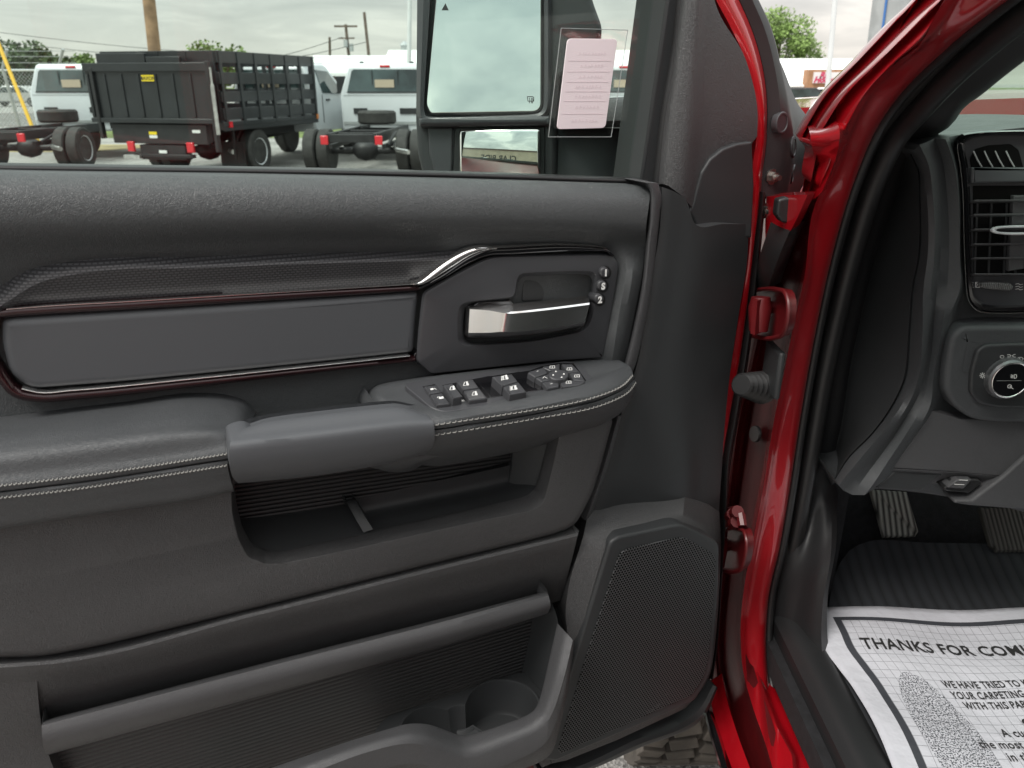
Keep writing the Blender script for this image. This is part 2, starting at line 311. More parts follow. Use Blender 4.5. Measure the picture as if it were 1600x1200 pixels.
def inset(poly, d):
    """offset a closed list of 3D points inward by d within plane given by their own normal"""
    n = Vector((0, 0, 0)); m = len(poly)
    for i in range(m): n += poly[i].cross(poly[(i + 1) % m])
    if n.length < 1e-12: return poly
    n.normalize(); out = []
    for i in range(m):
        a, p, b = poly[i - 1], poly[i], poly[(i + 1) % m]
        e1 = (p - a); e2 = (b - p)
        if e1.length < 1e-9: e1 = e2
        if e2.length < 1e-9: e2 = e1
        n1 = n.cross(e1).normalized(); n2 = n.cross(e2).normalized(); s = n1 + n2
        if s.length < 1e-6: s = n1
        s.normalize(); out.append(p + s * (d / max(.45, s.dot(n1))))
    return out
def ringmesh(name, rings, mt, parent, cap=(True, True), uv=None, local=False, sharp=35, closed=False):
    n = len(rings[0]); V = [p for r in rings for p in r]; Fc = []; nr = len(rings)
    for j in range(nr - 1 + (1 if closed else 0)):
        j2 = (j + 1) % nr
        for i in range(n): Fc.append((j * n + i, j * n + (i + 1) % n, j2 * n + (i + 1) % n, j2 * n + i))
    for end, c in ((0, cap[0]), (nr - 1, cap[1])):
        if c and not closed:
            r = rings[end]
            for t in tessellate_polygon([r]): Fc.append(tuple(end * n + q for q in t))
    return mk(name, V, Fc, mt, parent, uv=uv, local=local, sharp=sharp)
def plate(name, poly, mt, parent, h1, h0, bev=.002, r=0, fn=DP, nrm=None, uv=None, crown=0, steps=3):
    """outline in pixels at depth h1 (front), bevelled, closed back to h0. fn(px,py,h); nrm = outward vector"""
    q = rnd(poly, r) if r else poly; nrm = nrm or DN
    base = [fn(x, y, h1) for x, y in q]; rings = []
    rings.append([p - nrm * abs(h0 - h1) for p in base]); rings.append([p - nrm * bev for p in base])
    for k in range(1, steps + 1):
        a = math.pi / 2 * k / steps; ins = inset(base, bev * (1 - math.cos(a)) )
        rings.append([p - nrm * bev * (1 - math.sin(a)) for p in ins])
    rings.append(inset(rings[-1], .0004))
    if crown:
        for f, c in ((bev * 3, .6), (bev * 6, .9), (bev * 9, 1)):
            rings.append([p + nrm * crown * c for p in inset(base, f)])
    return ringmesh(name, rings, mt, parent, uv=uv)
def tubev(P, r, n=8, caps=True, up=None):
    V = []; Fc = []; m = len(P); pv = None
    for i, p in enumerate(P):
        t = (P[min(i + 1, m - 1)] - P[max(i - 1, 0)]).normalized()
        if pv is None: pv = t.orthogonal().normalized()
        pv = (pv - t * pv.dot(t)).normalized(); b = t.cross(pv); rr = r[i] if isinstance(r, (list, tuple)) else r
        for k in range(n): a = 2 * math.pi * k / n; V.append(p + (pv * math.cos(a) + b * math.sin(a)) * rr)
    for i in range(m - 1):
        for k in range(n): Fc.append((i * n + k, i * n + (k + 1) % n, (i + 1) * n + (k + 1) % n, (i + 1) * n + k))
    if caps: Fc.append(tuple(range(n))); Fc.append(tuple((m - 1) * n + k for k in range(n)))
    return V, Fc
class MB:
    def __init__(s): s.V = []; s.F = []; s.mi = []
    def add(s, V, Fc, mi=0):
        o = len(s.V); s.V += [Vector(v) for v in V]; s.F += [tuple(i + o for i in f) for f in Fc]; s.mi += [mi] * len(Fc); return s
    def tube(s, P, r, n=8, mi=0): return s.add(*tubev([Vector(p) for p in P], r, n), mi)
    def box(s, x0, x1, y0, y1, z0, z1, mi=0, M_=None):
        V = [Vector((x, y, z)) for x in (x0, x1) for y in (y0, y1) for z in (z0, z1)]
        if M_: V = [M_ @ v for v in V]
        return s.add(V, [(0, 1, 3, 2), (4, 6, 7, 5), (0, 4, 5, 1), (2, 3, 7, 6), (0, 2, 6, 4), (1, 5, 7, 3)], mi)
    def prism(s, pr, x0, x1, mi=0, axis=0):
        """profile in (y,z) extruded along x"""
        n = len(pr); V = [Vector((x, a, b)) if axis == 0 else Vector((a, x, b)) for x in (x0, x1) for a, b in pr]
        Fc = [(i, (i + 1) % n, n + (i + 1) % n, n + i) for i in range(n)] + [tuple(range(n)), tuple(range(n, 2 * n))]
        return s.add(V, Fc, mi)
    def lathe(s, prof, c, ax='x', n=28, mi=0, cap0=True):
        """profile list (a, r) along axis"""
        V = []; m = len(prof)
        for a, r in prof:
            for k in range(n):
                t = 2 * math.pi * k / n; u, v = r * math.cos(t), r * math.sin(t)
                V.append(Vector(c) + (Vector((a, u, v)) if ax == 'x' else Vector((u, v, a)) if ax == 'z' else Vector((u, a, v))))
        Fc = [(i * n + k, i * n + (k + 1) % n, (i + 1) * n + (k + 1) % n, (i + 1) * n + k) for i in range(m - 1) for k in range(n)]
        Fc += [tuple((m - 1) * n + k for k in range(n))] + ([tuple(range(n))] if cap0 else [])
        return s.add(V, Fc, mi)
    def obj(s, name, mt, parent=None, local=False, smooth=True, bevel=0, sharp=35, uv=False):
        o = mk(name, s.V, s.F, mt, parent, smooth, uv, local, sharp, s.mi)
        if bevel:
            b = o.modifiers.new('bevel', 'BEVEL'); b.width = bevel; b.segments = 2; b.limit_method = 'ANGLE'; b.angle_limit = R(40)
        return o
def ribbon(name, C, widths, mt, parent, fn=DP, h=0, thick=.003, nrm=None, n=60, smoothc=True, back=.01):
    """rounded strip along a pixel centreline; widths in metres (list matched to ends)"""
    nrm = nrm or DN; P = crom(pts(C, h, fn), n) if smoothc else pts(C, h, fn); n = len(P); V = []; Fc = []
    prof = [(-1, -back), (-1, 0), (-.8, .6), (-.3, 1), (.3, 1), (.8, .6), (1, 0), (1, -back)]; q = len(prof)
    for i, p in enumerate(P):
        t = (P[min(i + 1, n - 1)] - P[max(i - 1, 0)]).normalized(); sd = nrm.cross(t).normalized()
        f = i / (n - 1) * (len(widths) - 1); a = int(min(f, len(widths) - 2)); wv = (widths[a] + (widths[a + 1] - widths[a]) * (f - a)) / 2
        for x, y in prof: V.append(p + sd * x * wv + nrm * (y * thick if y >= 0 else y))
    for i in range(n - 1):
        for k_ in range(q): Fc.append((i * q + k_, i * q + (k_ + 1) % q, (i + 1) * q + (k_ + 1) % q, (i + 1) * q + k_))
    Fc += [tuple(range(q)), tuple((n - 1) * q + k_ for k_ in range(q))]
    return mk(name, V, Fc, mt, parent, sharp=50)
def glyph(name, lines, fn, h, wd, nrm, parent, mt=None, fills=()):
    """line drawing printed on a plane: each line -> thin flat strip; fills -> thin polygons"""
    b = MB(); t = nrm * .00012
    for ln in lines:
        P = [fn(x, y, h) for x, y in ln]
        for a, c in zip(P, P[1:]):
            d = (c - a)
            if d.length < 1e-6: continue
            d.normalize(); s = nrm.cross(d).normalized() * wd / 2; e0, e1 = a - d * wd * .4, c + d * wd * .4
            V = [e0 - s, e1 - s, e1 + s, e0 + s]; V = V + [v + t for v in V]
            b.add(V, [(0, 1, 2, 3), (4, 5, 6, 7), (0, 1, 5, 4), (1, 2, 6, 5), (2, 3, 7, 6), (3, 0, 4, 7)])
    for pf in fills:
        P = [fn(x, y, h) for x, y in pf]; n = len(P); V = P + [v + t for v in P]
        Fc = [(i, (i + 1) % n, n + (i + 1) % n, n + i) for i in range(n)]
        for tr in tessellate_polygon([P]): Fc += [tuple(tr), tuple(i + n for i in tr)]
        b.add(V, Fc)
    return b.obj(name, mt or M['white'], parent, smooth=False)
def textmesh(body, size=1, offset=0, align='LEFT', shear=0, space=1):
    c = bpy.data.curves.new('lettering', 'FONT'); c.body = body; c.size = size; c.offset = offset; c.align_x = align; c.shear = shear; c.resolution_u = 3; c.space_character = space
    o = bpy.data.objects.new('lettering', c); COL.objects.link(o); dg = bpy.context.evaluated_depsgraph_get()
    me = bpy.data.meshes.new_from_object(o.evaluated_get(dg)); V = [v.co.copy() for v in me.vertices]; Fc = [tuple(p.vertices) for p in me.polygons]
    bpy.data.objects.remove(o); bpy.data.curves.remove(c); bpy.data.meshes.remove(me)
    return V, Fc
def copy_tree(o, parent=None):
    c = o.copy(); COL.objects.link(c)
    if parent: c.parent = parent
    for ch in [q for q in bpy.data.objects if q.parent == o]: copy_tree(ch, c)
    return c
def yplate(name, poly, mt, parent, y, y0, bev=.002, r=0, crown=0):
    q = rnd(poly, r) if r else poly; base = [YP(a, b, y) for a, b in q]; dv = Vector((0, 1, 0)); rings = [[p + dv * (y0 - y) for p in base], [p + dv * bev for p in base]]
    for k in range(1, 4): a = math.pi / 2 * k / 3; rings.append([p + dv * bev * (1 - math.sin(a)) for p in inset(base, bev * (1 - math.cos(a)))])
    rings.append(inset(rings[-1], .0004))
    if crown: rings += [[p - dv * crown * c for p in inset(base, bev * f)] for f, c in ((3, .6), (6, .9), (9, 1))]
    return ringmesh(name, rings, mt, parent)
# ================================================================ THE RED PICKUP (thing), its door and cab (parts)
truck = empty('pickup_truck', (1.2, 2.0, 0), label='red pickup truck in the foreground with its driver door swung open', cat='pickup truck')
# ---- door: painted steel shell behind the trim
door_o = [(-240, 262), (0, 266), (400, 272), (1010, 288), (1100, 292), (1187, 300), (1176, 390), (1163, 520), (1150, 640), (1142, 720), (1134, 800), (1128, 900), (1122, 1000), (1112, 1062), (1092, 1092), (1040, 1122), (985, 1150), (868, 1196), (700, 1262), (400, 1380), (-240, 1640)]
DB = -.15
dq = [DP(x, y, -.012) for x, y in door_o]; top_ = lambda i: i <= 5
drs = [[p + DN * (DB + .012) + Vector((0, 0, -.09 if top_(i) else 0)) for i, p in enumerate(dq)], [p + DN * -.03 + Vector((0, 0, -.008 if top_(i) else 0)) for i, p in enumerate(dq)], [p - DN * .004 for p in dq], inset(dq, .004)]
door = ringmesh('door', drs, M['shadered'], truck)
tag(door, label='open driver door, dark plastic and leather trim on red steel')
# window frame (part of the door): bars round the glass
wf = MB()
def bar(poly, h1, h0, b):
    A = [DP(x, y, h1) for x, y in poly]; B = [p + DN * (h0 - h1) for p in A]; n = len(A)
    Fc = [(i, (i + 1) % n, n + (i + 1) % n, n + i) for i in range(n)]
    for t in tessellate_polygon([A]): Fc += [tuple(t), tuple(q + n for q in t)]
    b.add(A + B, Fc)
bar([(1046, -30), (1000, 292), (1100, 296), (1172, 296), (1180, 180), (1165, 95), (1142, 45), (1100, -30), (1062, -330), (1020, -330)], -.004, -.07, wf)
bar([(1062, -330), (1046, -380), (-240, -560), (-240, -500), (1020, -330)], 0, -.07, wf)
bar([(-240, -500), (-185, -500), (-215, 270), (-240, 270)], 0, -.07, wf)
wf.obj('window_frame', M['plastic2'], door, bevel=.003)
gl = plate('window_glass', [(-236, 275), (1006, 292), (1050, -30), (1026, -335), (-236, -500)], M['window'], door, -.030, -.034, .0005)
tag(gl, label='raised green tinted door glass')
ribbon('window_seal', [(-238, 259), (0, 263), (400, 268), (700, 274), (1010, 284)], [.006, .006], M['rubber'], door, h=-.006, thick=.004, n=40, back=.02)
plate('glass_run', [(1048, -20), (1056, -20), (1020, 288), (1009, 288)], M['rubber2'], door, -.018, -.03, .001)
ribbon('glass_seal', [(1066, -30), (1058, 60), (1040, 170), (1026, 287)], [.013, .013], M['rubber'], door, h=-.004, thick=.008)
# sail panel / pillar trim with leather-like grain
surf('pillar_trim', [([(1070, -60), (1060, 0), (1046, 110), (1030, 210), (1022, 290)], -.006),
                     ([(1080, -60), (1073, 0), (1060, 110), (1048, 210), (1040, 288)], .016),
                     ([(1092, -60), (1088, 0), (1077, 110), (1066, 210), (1058, 300)], .024),
                     ([(1103, -60), (1101, 0), (1102, 110), (1100, 210), (1090, 330)], .016),
                     ([(1108, -60), (1117, 2), (1166, 95), (1184, 180), (1183, 213)], .010)], M['plastic'], door, back=-.02, k=6)
plate('pillar_trim_cover', [(1076, 331), (1083, 318), (1088, 298), (1096, 270), (1110, 248), (1130, 232), (1152, 224), (1176, 221), (1179, 290), (1175, 372), (1100, 373), (1092, 362), (1085, 344)], M['plastic2'], door, .020, -.01, .003, r=3)
# red painted edge of the door beside the trim
surf('door_edge', [([(1116, -5), (1143, 45), (1165, 94), (1179, 144), (1183, 180), (1182, 214), (1175, 270), (1175, 300), (1170, 400), (1148, 536), (1131, 655), (1123, 720)], .004),
                   ([(1134, -5), (1159, 45), (1178, 97), (1188, 144), (1190, 190), (1189, 230), (1184, 270), (1183, 300), (1174, 400), (1152, 567), (1137, 650), (1125, 724)], .006),
                   ([(1152, -5), (1174, 45), (1190, 99), (1197, 144), (1198, 200), (1196, 235), (1191, 270), (1189, 300), (1177, 400), (1156, 567), (1142, 645), (1128, 726)], -.004)], M['red'], door, back=-.05, nu=60)
# black plastic closing the front face of the door, with three round plugs
shut = surf('shut_face', [([(1152, -8), (1175, 45), (1191, 99), (1198, 144), (1199, 200), (1196, 240), (1190, 275), (1186, 306)], -.006),
                   ([(1164, -8), (1187, 45), (1200, 99), (1207, 144), (1209, 200), (1207, 250), (1202, 285), (1198, 310)], -.002),
                   ([(1168, -8), (1193, 47), (1212, 102), (1232, 160), (1242, 200), (1246, 240), (1240, 280), (1234, 315)], -.075),
                   ([(1176, -8), (1193, 45), (1221, 101), (1249, 166), (1264, 186), (1274, 212), (1272, 270), (1262, 310)], -.14)], M['plastic2'], door, back=-.16, k=4, nu=50)
from mathutils.bvhtree import BVHTree
bv = BVHTree.FromPolygons([v.co.copy() for v in shut.data.vertices], [tuple(f.vertices) for f in shut.data.polygons])
for (qx, qy) in ((1221, 192), (1239, 230), (1238, 272)):
    hit_, nn_, _, _ = bv.ray_cast(CAM, ray(qx, qy).normalized())
    if hit_ is None: continue
    if nn_.dot(ray(qx, qy)) > 0: nn_ = -nn_
    t1_ = nn_.orthogonal().normalized(); t2_ = nn_.cross(t1_)
    rr_ = lambda r_, o_: [hit_ + nn_ * o_ + (t1_ * math.cos(a) + t2_ * math.sin(a)) * r_ for a in [k * math.pi / 14 for k in range(28)]]
    ringmesh('round_plug', [rr_(.0135, -.006), rr_(.0135, .0012), rr_(.0125, .0022), rr_(.0105, .0022), rr_(.0098, .0012), rr_(.002, .0012)], M['bezel'], door)
for (qx, qy) in ((1205, 276), (1193, 329)):
    b = MB(); p = DP(qx, qy, -.004); b.add(*tubev([p, p + DN * .009], .0065, 6)); b.add(*tubev([p, p + DN * .003], .010, 16)); b.add(*tubev([p + DN * .009, p + DN * .016], .0035, 12)); b.obj('bolt', M['steel'], door)
surf('edge_seal', [([(1188, 300), (1178, 400), (1158, 560), (1143, 650), (1130, 726), (1128, 800), (1124, 900), (1118, 1000), (1109, 1060)], 0),
                   ([(1192, 300), (1183, 400), (1164, 560), (1149, 650), (1136, 726), (1133, 800), (1127, 900), (1121, 1000), (1112, 1062)], .006),
                   ([(1197, 305), (1188, 400), (1170, 560), (1155, 650), (1142, 726), (1136, 800), (1129, 900), (1122, 1000), (1114, 1062)], -.004)], M['rubber'], door, back=-.04, nu=50)
# ---- upper pad
surf('belt_pad', [([(-238, 259), (0, 265), (400, 271), (700, 278), (1014, 288)], 0),
                  ([(-238, 268), (0, 273), (400, 279), (700, 286), (1016, 294)], .030),
                  ([(-238, 290), (0, 296), (400, 300), (700, 305), (1015, 312)], .047),
                  ([(-238, 340), (0, 345), (400, 343), (700, 343), (1010, 350)], .052),
                  ([(-238, 405), (0, 400), (400, 380), (740, 376), (860, 376), (1008, 390)], .034),
                  ([(-238, 470), (0, 460), (400, 440), (700, 420), (860, 420), (960, 410, .03), (985, 420, .046), (1004, 425, .04)], .018),
                  ([(-238, 560), (0, 560), (400, 540), (700, 520), (860, 500), (945, 490, .03), (968, 495, .046), (990, 500, .038)], .016),
                  ([(-238, 625), (0, 620), (400, 592), (700, 570), (860, 556), (930, 552, .03), (955, 556, .044), (978, 562, .034)], .018),
                  ([(-238, 740), (0, 700), (400, 690), (700, 640), (860, 600), (930, 590, .03), (955, 585, .04), (976, 582, .03)], .018)], M['leather'], door, back=-.01, nu=80, k=6)
surf('pad_border', [([(1006, 286), (1014, 297), (1012, 320), (1009, 360), (1003, 430), (990, 500), (975, 563), (965, 600)], .030),
                    ([(1016, 286), (1021, 300), (1020, 330), (1016, 370), (1009, 440), (996, 510), (983, 566), (972, 600)], .052),
                    ([(1024, 286), (1030, 302), (1028, 335), (1023, 380), (1015, 450), (1002, 520), (989, 572), (976, 600)], .050),
                    ([(1028, 286), (1034, 303), (1031, 338), (1026, 385), (1018, 455), (1005, 525), (992, 575), (979, 605)], .036)], M['plastic3'], door, back=0, k=5)
# woven insert: top facet then lower facet
surf('woven_insert', [([(-60, 540), (-30, 478), (0, 450), (44, 416), (85, 404), (330, 394), (742, 387)], .022),
                      ([(-58, 545), (-26, 488), (10, 462), (60, 433), (100, 424), (330, 413), (722, 402)], .040),
                      ([(-55, 548), (-20, 495), (14, 470), (66, 440), (110, 430), (330, 418), (716, 406)], .041),
                      ([(-40, 560), (-10, 530), (0, 500), (20, 488), (110, 480), (330, 466), (652, 446)], .028)], M['weave'], door, back=.01, nu=70, k=4, lin=True)
ribbon('trim_strip', [(655, 449), (400, 464), (200, 476), (60, 484), (10, 488), (-30, 496), (-40, 520), (-14, 560), (6, 592), (24, 612), (60, 620), (110, 617), (300, 598), (500, 576), (647, 560)], [.007, .009, .0098, .0095, .0105, .0095, .008, .006], M['redtrim'], door, h=.033, thick=.005, n=150)
ribbon('trim_highlight', [(640, 556), (500, 571), (300, 592), (110, 610), (60, 613), (34, 607)], [.0013, .0013], M['satin'], door, h=.0385, thick=.001, n=60)
ribbon('trim_highlight', [(646, 444), (400, 459), (200, 471), (60, 479), (10, 483)], [.0011, .0011], M['satin'], door, h=.0375, thick=.001, n=60)
ribbon('chrome_accent', [(646, 443), (656, 442), (666, 437), (700, 414), (735, 394), (752, 389), (775, 388)], [.003, .008, .0095, .007, .002], M['satin'], door, h=.043, thick=.003, n=40)
ribbon('gloss_accent', [(655, 450), (690, 432), (735, 404), (760, 394), (800, 391), (930, 389), (948, 391), (957, 399)], [.003, .006, .009, .0095, .0095, .007, .003], M['gloss'], door, h=.041, thick=.003, n=50)
ribbon('gloss_highlight', [(742, 389), (775, 387), (930, 385), (946, 387)], [.0012, .0012], M['chrome'], door, h=.045, thick=.001, n=30)
plate('insert_pad', [(2, 503), (18, 497), (200, 486), (420, 472), (656, 457), (651, 500), (648, 552), (400, 578), (200, 598), (100, 606), (45, 610), (14, 585), (2, 540)], M['soft'], door, .036, .005, .0075, r=[8, 8, 20, 20, 8, 20, 8, 20, 20, 10, 22, 14, 12], steps=7)
plate('trim_end', [(648, 552), (655, 550), (652, 568), (645, 566)], M['gloss'], door, .034, .01, .001)
# ---- inside handle and its bezel
HB = [(662, 457), (712, 428), (762, 403), (784, 400), (940, 397), (958, 398), (969, 410), (966, 432), (952, 515), (943, 560), (860, 566), (674, 586), (652, 566), (655, 520)]
RC = [(727, 478), (742, 472), (806, 466), (811, 432), (900, 428), (924, 430), (924, 450), (922, 480), (914, 508), (902, 517), (830, 531), (736, 537), (725, 530), (724, 500)]
def dens(poly, r): return [Vector((x, y)) for x, y in rnd(poly, r)]
ho, ri = dens(HB, [10, 30, 20, 12, 10, 10, 12, 10, 20, 3, 10, 6, 5, 5]), dens(RC, [8, 6, 8, 12, 10, 14, 12, 14, 12, 10, 20, 8, 8, 8])
rings = [[DP(p.x, p.y, .01) for p in ho]]
fr = [DP(p.x, p.y, .040) for p in ho]; rings += [[p - DN * .004 for p in fr], [p - DN * .001 for p in inset(fr, .0015)], inset(fr, .004)]
cen = Vector((835, 490))
grow = [cen + (p - cen) * 1.09 for p in ri]
rings += [[DP(p.x, p.y, .041) for p in grow], [DP(p.x, p.y, .036) for p in [cen + (p - cen) * 1.04 for p in ri]], [DP(p.x, p.y, .030) for p in ri], [DP(p.x, p.y, .012) for p in ri], [DP(p.x, p.y, .006) for p in [cen + (p - cen) * .93 for p in ri]]]
ringmesh('handle_bezel', rings, M['bezel'], door, cap=(True, True))
plate('bezel_recess', [(818, 437), (892, 434), (895, 440), (889, 470), (815, 472)], M['plastic2'], door, .014, .002, .002, r=5)
surf('bezel_ramp', [([(880, 431), (905, 430), (919, 436)], .014), ([(884, 470), (905, 470), (918, 470)], .010), ([(880, 512), (896, 514), (910, 508)], .012)], M['bezel'], door, back=.0, k=4, nu=12)
plate('handle_hinge', [(738, 478), (748, 470), (797, 467), (808, 478), (806, 490), (740, 486)], M['gloss'], door, .034, .004, .003, r=4)
surf('door_handle', [([(736, 481, .024), (765, 482, .030), (792, 484, .036), (806, 482, .036), (860, 476, .034), (919, 468, .030)], 0),
                     ([(735, 479, .036), (765, 479, .046), (792, 480, .056), (806, 479, .058), (860, 474, .054), (920, 466, .048)], 0),
                     ([(735, 481, .040), (765, 483, .053), (792, 487, .066), (806, 487, .067), (860, 481, .064), (921, 473, .060)], 0),
                     ([(734, 483, .042), (765, 485, .055), (790, 490, .068), (804, 490, .068), (860, 484, .066), (921, 476, .062)], 0),
                     ([(732, 520, .046), (765, 520, .059), (784, 518, .069), (802, 519, .068), (860, 513, .065), (914, 503, .060)], 0),
                     ([(731, 526, .040), (765, 527, .050), (788, 524, .060), (804, 524, .059), (860, 519, .056), (912, 508, .050)], 0),
                     ([(732, 529, .024), (765, 529, .032), (790, 529, .038), (806, 527, .038), (860, 521, .036), (908, 511, .030)], 0)], M['satin'], door, back=0, backfn=lambda q: q - DN * .012, k=3, sharp=25, lin=True, raw=6)
for nm, (bx, by) in (('1', (946, 426)), ('S', (942, 447)), ('2', (937, 468))):
    c = [(bx + 7.6 * math.cos(a), by + 8.6 * math.sin(a)) for a in [k * math.pi / 12 for k in range(24)]]
    mb_ = plate('memory_button', c, M['bezel'], door, .0462, .03, .003, steps=4)
    tag(mb_, label='round black memory button marked ' + nm)
    V, Fc = textmesh(nm, .0105, .0006, 'CENTER'); q = DP(bx + .5, by + 5, .0466)
    g = MB().add([q + DD * v.x + Vector((0, 0, 1)) * v.y for v in V], Fc); c2 = [(bx + 9.6 * math.cos(a), by + 10.6 * math.sin(a)) for a in [k * math.pi / 12 for k in range(24)]]
    g.obj('button_marking', M['white'], door, smooth=False); plate('button_surround', c2, M['rubber'], door, .0408, .03, .0006)
# ---- rear armrest
AR = [([(-238, 668), (0, 654), (100, 641), (200, 629), (300, 616), (355, 619), (384, 628), (400, 646)], .022),
      ([(-238, 684), (0, 668), (100, 654), (200, 641), (300, 630), (355, 634), (380, 642), (392, 656)], .050),
      ([(-238, 712), (0, 694), (100, 683), (200, 671), (290, 662), (340, 664), (368, 668), (380, 672)], .092),
      ([(-238, 735), (0, 716), (100, 703), (200, 690), (290, 680), (330, 678), (356, 684), (364, 690)], .108),
      ([(-238, 768), (0, 748), (100, 736), (200, 722), (300, 708), (340, 702), (352, 700), (360, 700)], .114)]
s1 = [(-238, 784), (0, 759), (120, 745), (230, 729), (300, 718), (356, 709)]; s2 = [(-238, 804), (0, 778), (120, 764), (230, 747), (300, 736), (356, 727)]
mid = [((a[0] + b[0]) / 2, (a[1] + b[1]) / 2) for a, b in zip(s1, s2)]
off = lambda c, d: [(x, y + d) for x, y in c]
surf('armrest_pad', AR + [(off(s1, -2), .117), (off(mid, -1.5), .1165), (mid, .1125), (off(mid, 1.5), .1165), (off(s2, 2), .117)] +
     [([(-238, 830), (0, 804), (120, 788), (230, 771), (300, 760), (360, 748)], .113), ([(-238, 850), (0, 820), (120, 802), (230, 786), (306, 775), (364, 762)], .110), ([(-238, 856), (0, 826), (120, 808), (230, 792), (306, 781), (364, 768)], .086)], M['leather2'], door, back=.0, nu=80, k=5)
def stitches(name, C, h, parent, n, fn=DP):
    P = crom(pts(C, h, fn), n * 4 + 1); b = MB()
    for i in range(n):
        a, c = P[i * 4], P[i * 4].lerp(P[i * 4 + 3], .92); m = (a + c) / 2 + DN * .0007
        up = Vector((0, 0, .0006)); b.tube([a - DN * .0008 - up, a.lerp(m, .6) + DN * .0004, m + DN * .0005, c.lerp(m, .6) + DN * .0004, c - DN * .0008 + up], .00058, 6)
    return tag(b.obj(name, M['thread'], parent), kind=None)
stitches('stitching', s1, .1175, door, 84); stitches('stitching', s2, .1178, door, 84)
# ---- lower panel with the map pocket opening
OP = [(366, 735), (368, 780), (378, 822), (392, 848), (412, 859), (440, 859), (560, 834), (700, 803), (820, 777), (836, 764), (848, 720), (860, 672), (700, 690), (500, 715)]
OUT = [(-238, 830), (-238, 900), (-238, 985), (-100, 1028), (60, 1027), (160, 1008), (400, 950), (660, 885), (895, 828), (926, 770), (942, 715), (962, 640), (700, 640), (300, 700)]
def edge(poly, n=8):
    P = [Vector(p) for p in poly]; o = []
    for i in range(len(P)):
        for k in range(n): o.append(P[i].lerp(P[(i + 1) % len(P)], k / n))
    return o
def smooth_ring(P, it=6):
    for _ in range(it): P = [(P[i - 1] + P[i] * 2 + P[(i + 1) % len(P)]) / 4 for i in range(len(P))]
    return P
op = smooth_ring(edge(OP), 4); ot = smooth_ring(edge(OUT), 3); oc = Vector((620, 770))
def gr(P, k, dy=0, kx=None): return [oc + Vector(((p.x - oc.x) * (kx or k), (p.y - oc.y) * k)) for p in P]
def rim(P, d, h):  # ledge around the opening, wider at the bottom and right
    o = []
    for p in P:
        v = (p - oc); nx = max(0, (p.x - 780) / 70); ny = max(0, (p.y - 760) / 60)
        o.append(DP(p.x + d * min(1, nx) * 17 - d * (5 if p.x < 400 else 0), p.y + d * (22 if p.y > 760 else 22 * max(0, (p.y - 700) / 60)), h))
    return o
rings = [[DP(p.x, p.y, .0) for p in ot], [DP(p.x, p.y, .078) for p in ot], inset([DP(p.x, p.y, .0835) for p in ot], .003), inset([DP(p.x, p.y, .0845) for p in ot], .008)]
rings += [rim(op, 1.14, .0878), rim(op, 1, .0872), rim(op, .85, .084), rim(op, .25, .068), rim(op, 0, .061), [DP(p.x, p.y, .045) for p in op], [DP(p.x, p.y, .0) for p in op]]
ringmesh('lower_panel', rings, M['plastic'], door, cap=(False, False))
surf('pocket_back', [([(355, 690), (500, 670), (700, 650), (870, 640)], .020), ([(355, 812), (420, 806), (542, 788), (700, 745), (800, 720), (870, 700)], .016)], M['rib'], door, back=-.008, k=3)
surf('pocket_tray', [([(355, 815), (430, 806), (500, 796), (560, 784)], .018), ([(355, 870), (430, 864), (500, 852), (580, 834)], .066)], M['plastic2'], door, back=-.006, k=4)
surf('pocket_tray', [([(550, 780), (660, 756), (800, 726), (870, 706)], .016), ([(556, 800), (660, 780), (800, 748), (870, 724)], .020), ([(566, 822), (660, 800), (800, 768), (870, 740)], .045), ([(566, 840), (680, 815), (820, 783), (870, 770)], .068)], M['plastic2'], door, back=-.006, k=4)
surf('pocket_end', [([(802, 700), (800, 728), (790, 780), (792, 800)], .022), ([(870, 660), (862, 700), (850, 760), (840, 790)], .060)], M['plastic2'], door, back=-.006, k=3)
surf('pocket_divider', [([(538, 787), (548, 784), (553, 782)], .022), ([(540, 783), (549, 780), (555, 780)], .034), ([(553, 806), (562, 803), (567, 802)], .052), ([(568, 832), (577, 829), (583, 827)], .066)], M['plastic2'], door, back=.0, nu=8, k=3)
# ---- grab handle
surf('grab_handle', [([(392, 667), (420, 657), (500, 647), (580, 638), (622, 634), (640, 638)], .104),
                     ([(384, 668), (415, 658), (500, 647), (580, 638), (624, 634), (655, 643)], .112),
                     ([(364, 684), (400, 679), (500, 667), (580, 657), (640, 650), (670, 652)], .128),
                     ([(359, 696), (400, 690), (500, 678), (580, 668), (640, 662), (677, 660)], .137),
                     ([(358, 715), (400, 710), (500, 697), (580, 687), (640, 680), (679, 674)], .139),
                     ([(361, 738), (400, 733), (500, 721), (580, 709), (640, 699), (678, 691)], .135),
                     ([(366, 749), (400, 747), (500, 737), (580, 724), (640, 713), (673, 703)], .124),
                     ([(372, 755), (402, 753), (500, 743), (580, 730), (640, 716), (664, 709)], .108)], M['soft'], door, back=.096, raw=7, k=4)
surf('handle_mount', [([(560, 690), (600, 680), (650, 680), (690, 676), (760, 672)], .07), ([(556, 712), (600, 712), (640, 712), (690, 706), (760, 690)], .104), ([(570, 726), (600, 730), (628, 732), (655, 725), (690, 712)], .090), ([(590, 733), (606, 737), (625, 738), (645, 735), (662, 724)], .062)], M['leather2'], door, back=.01, k=5)
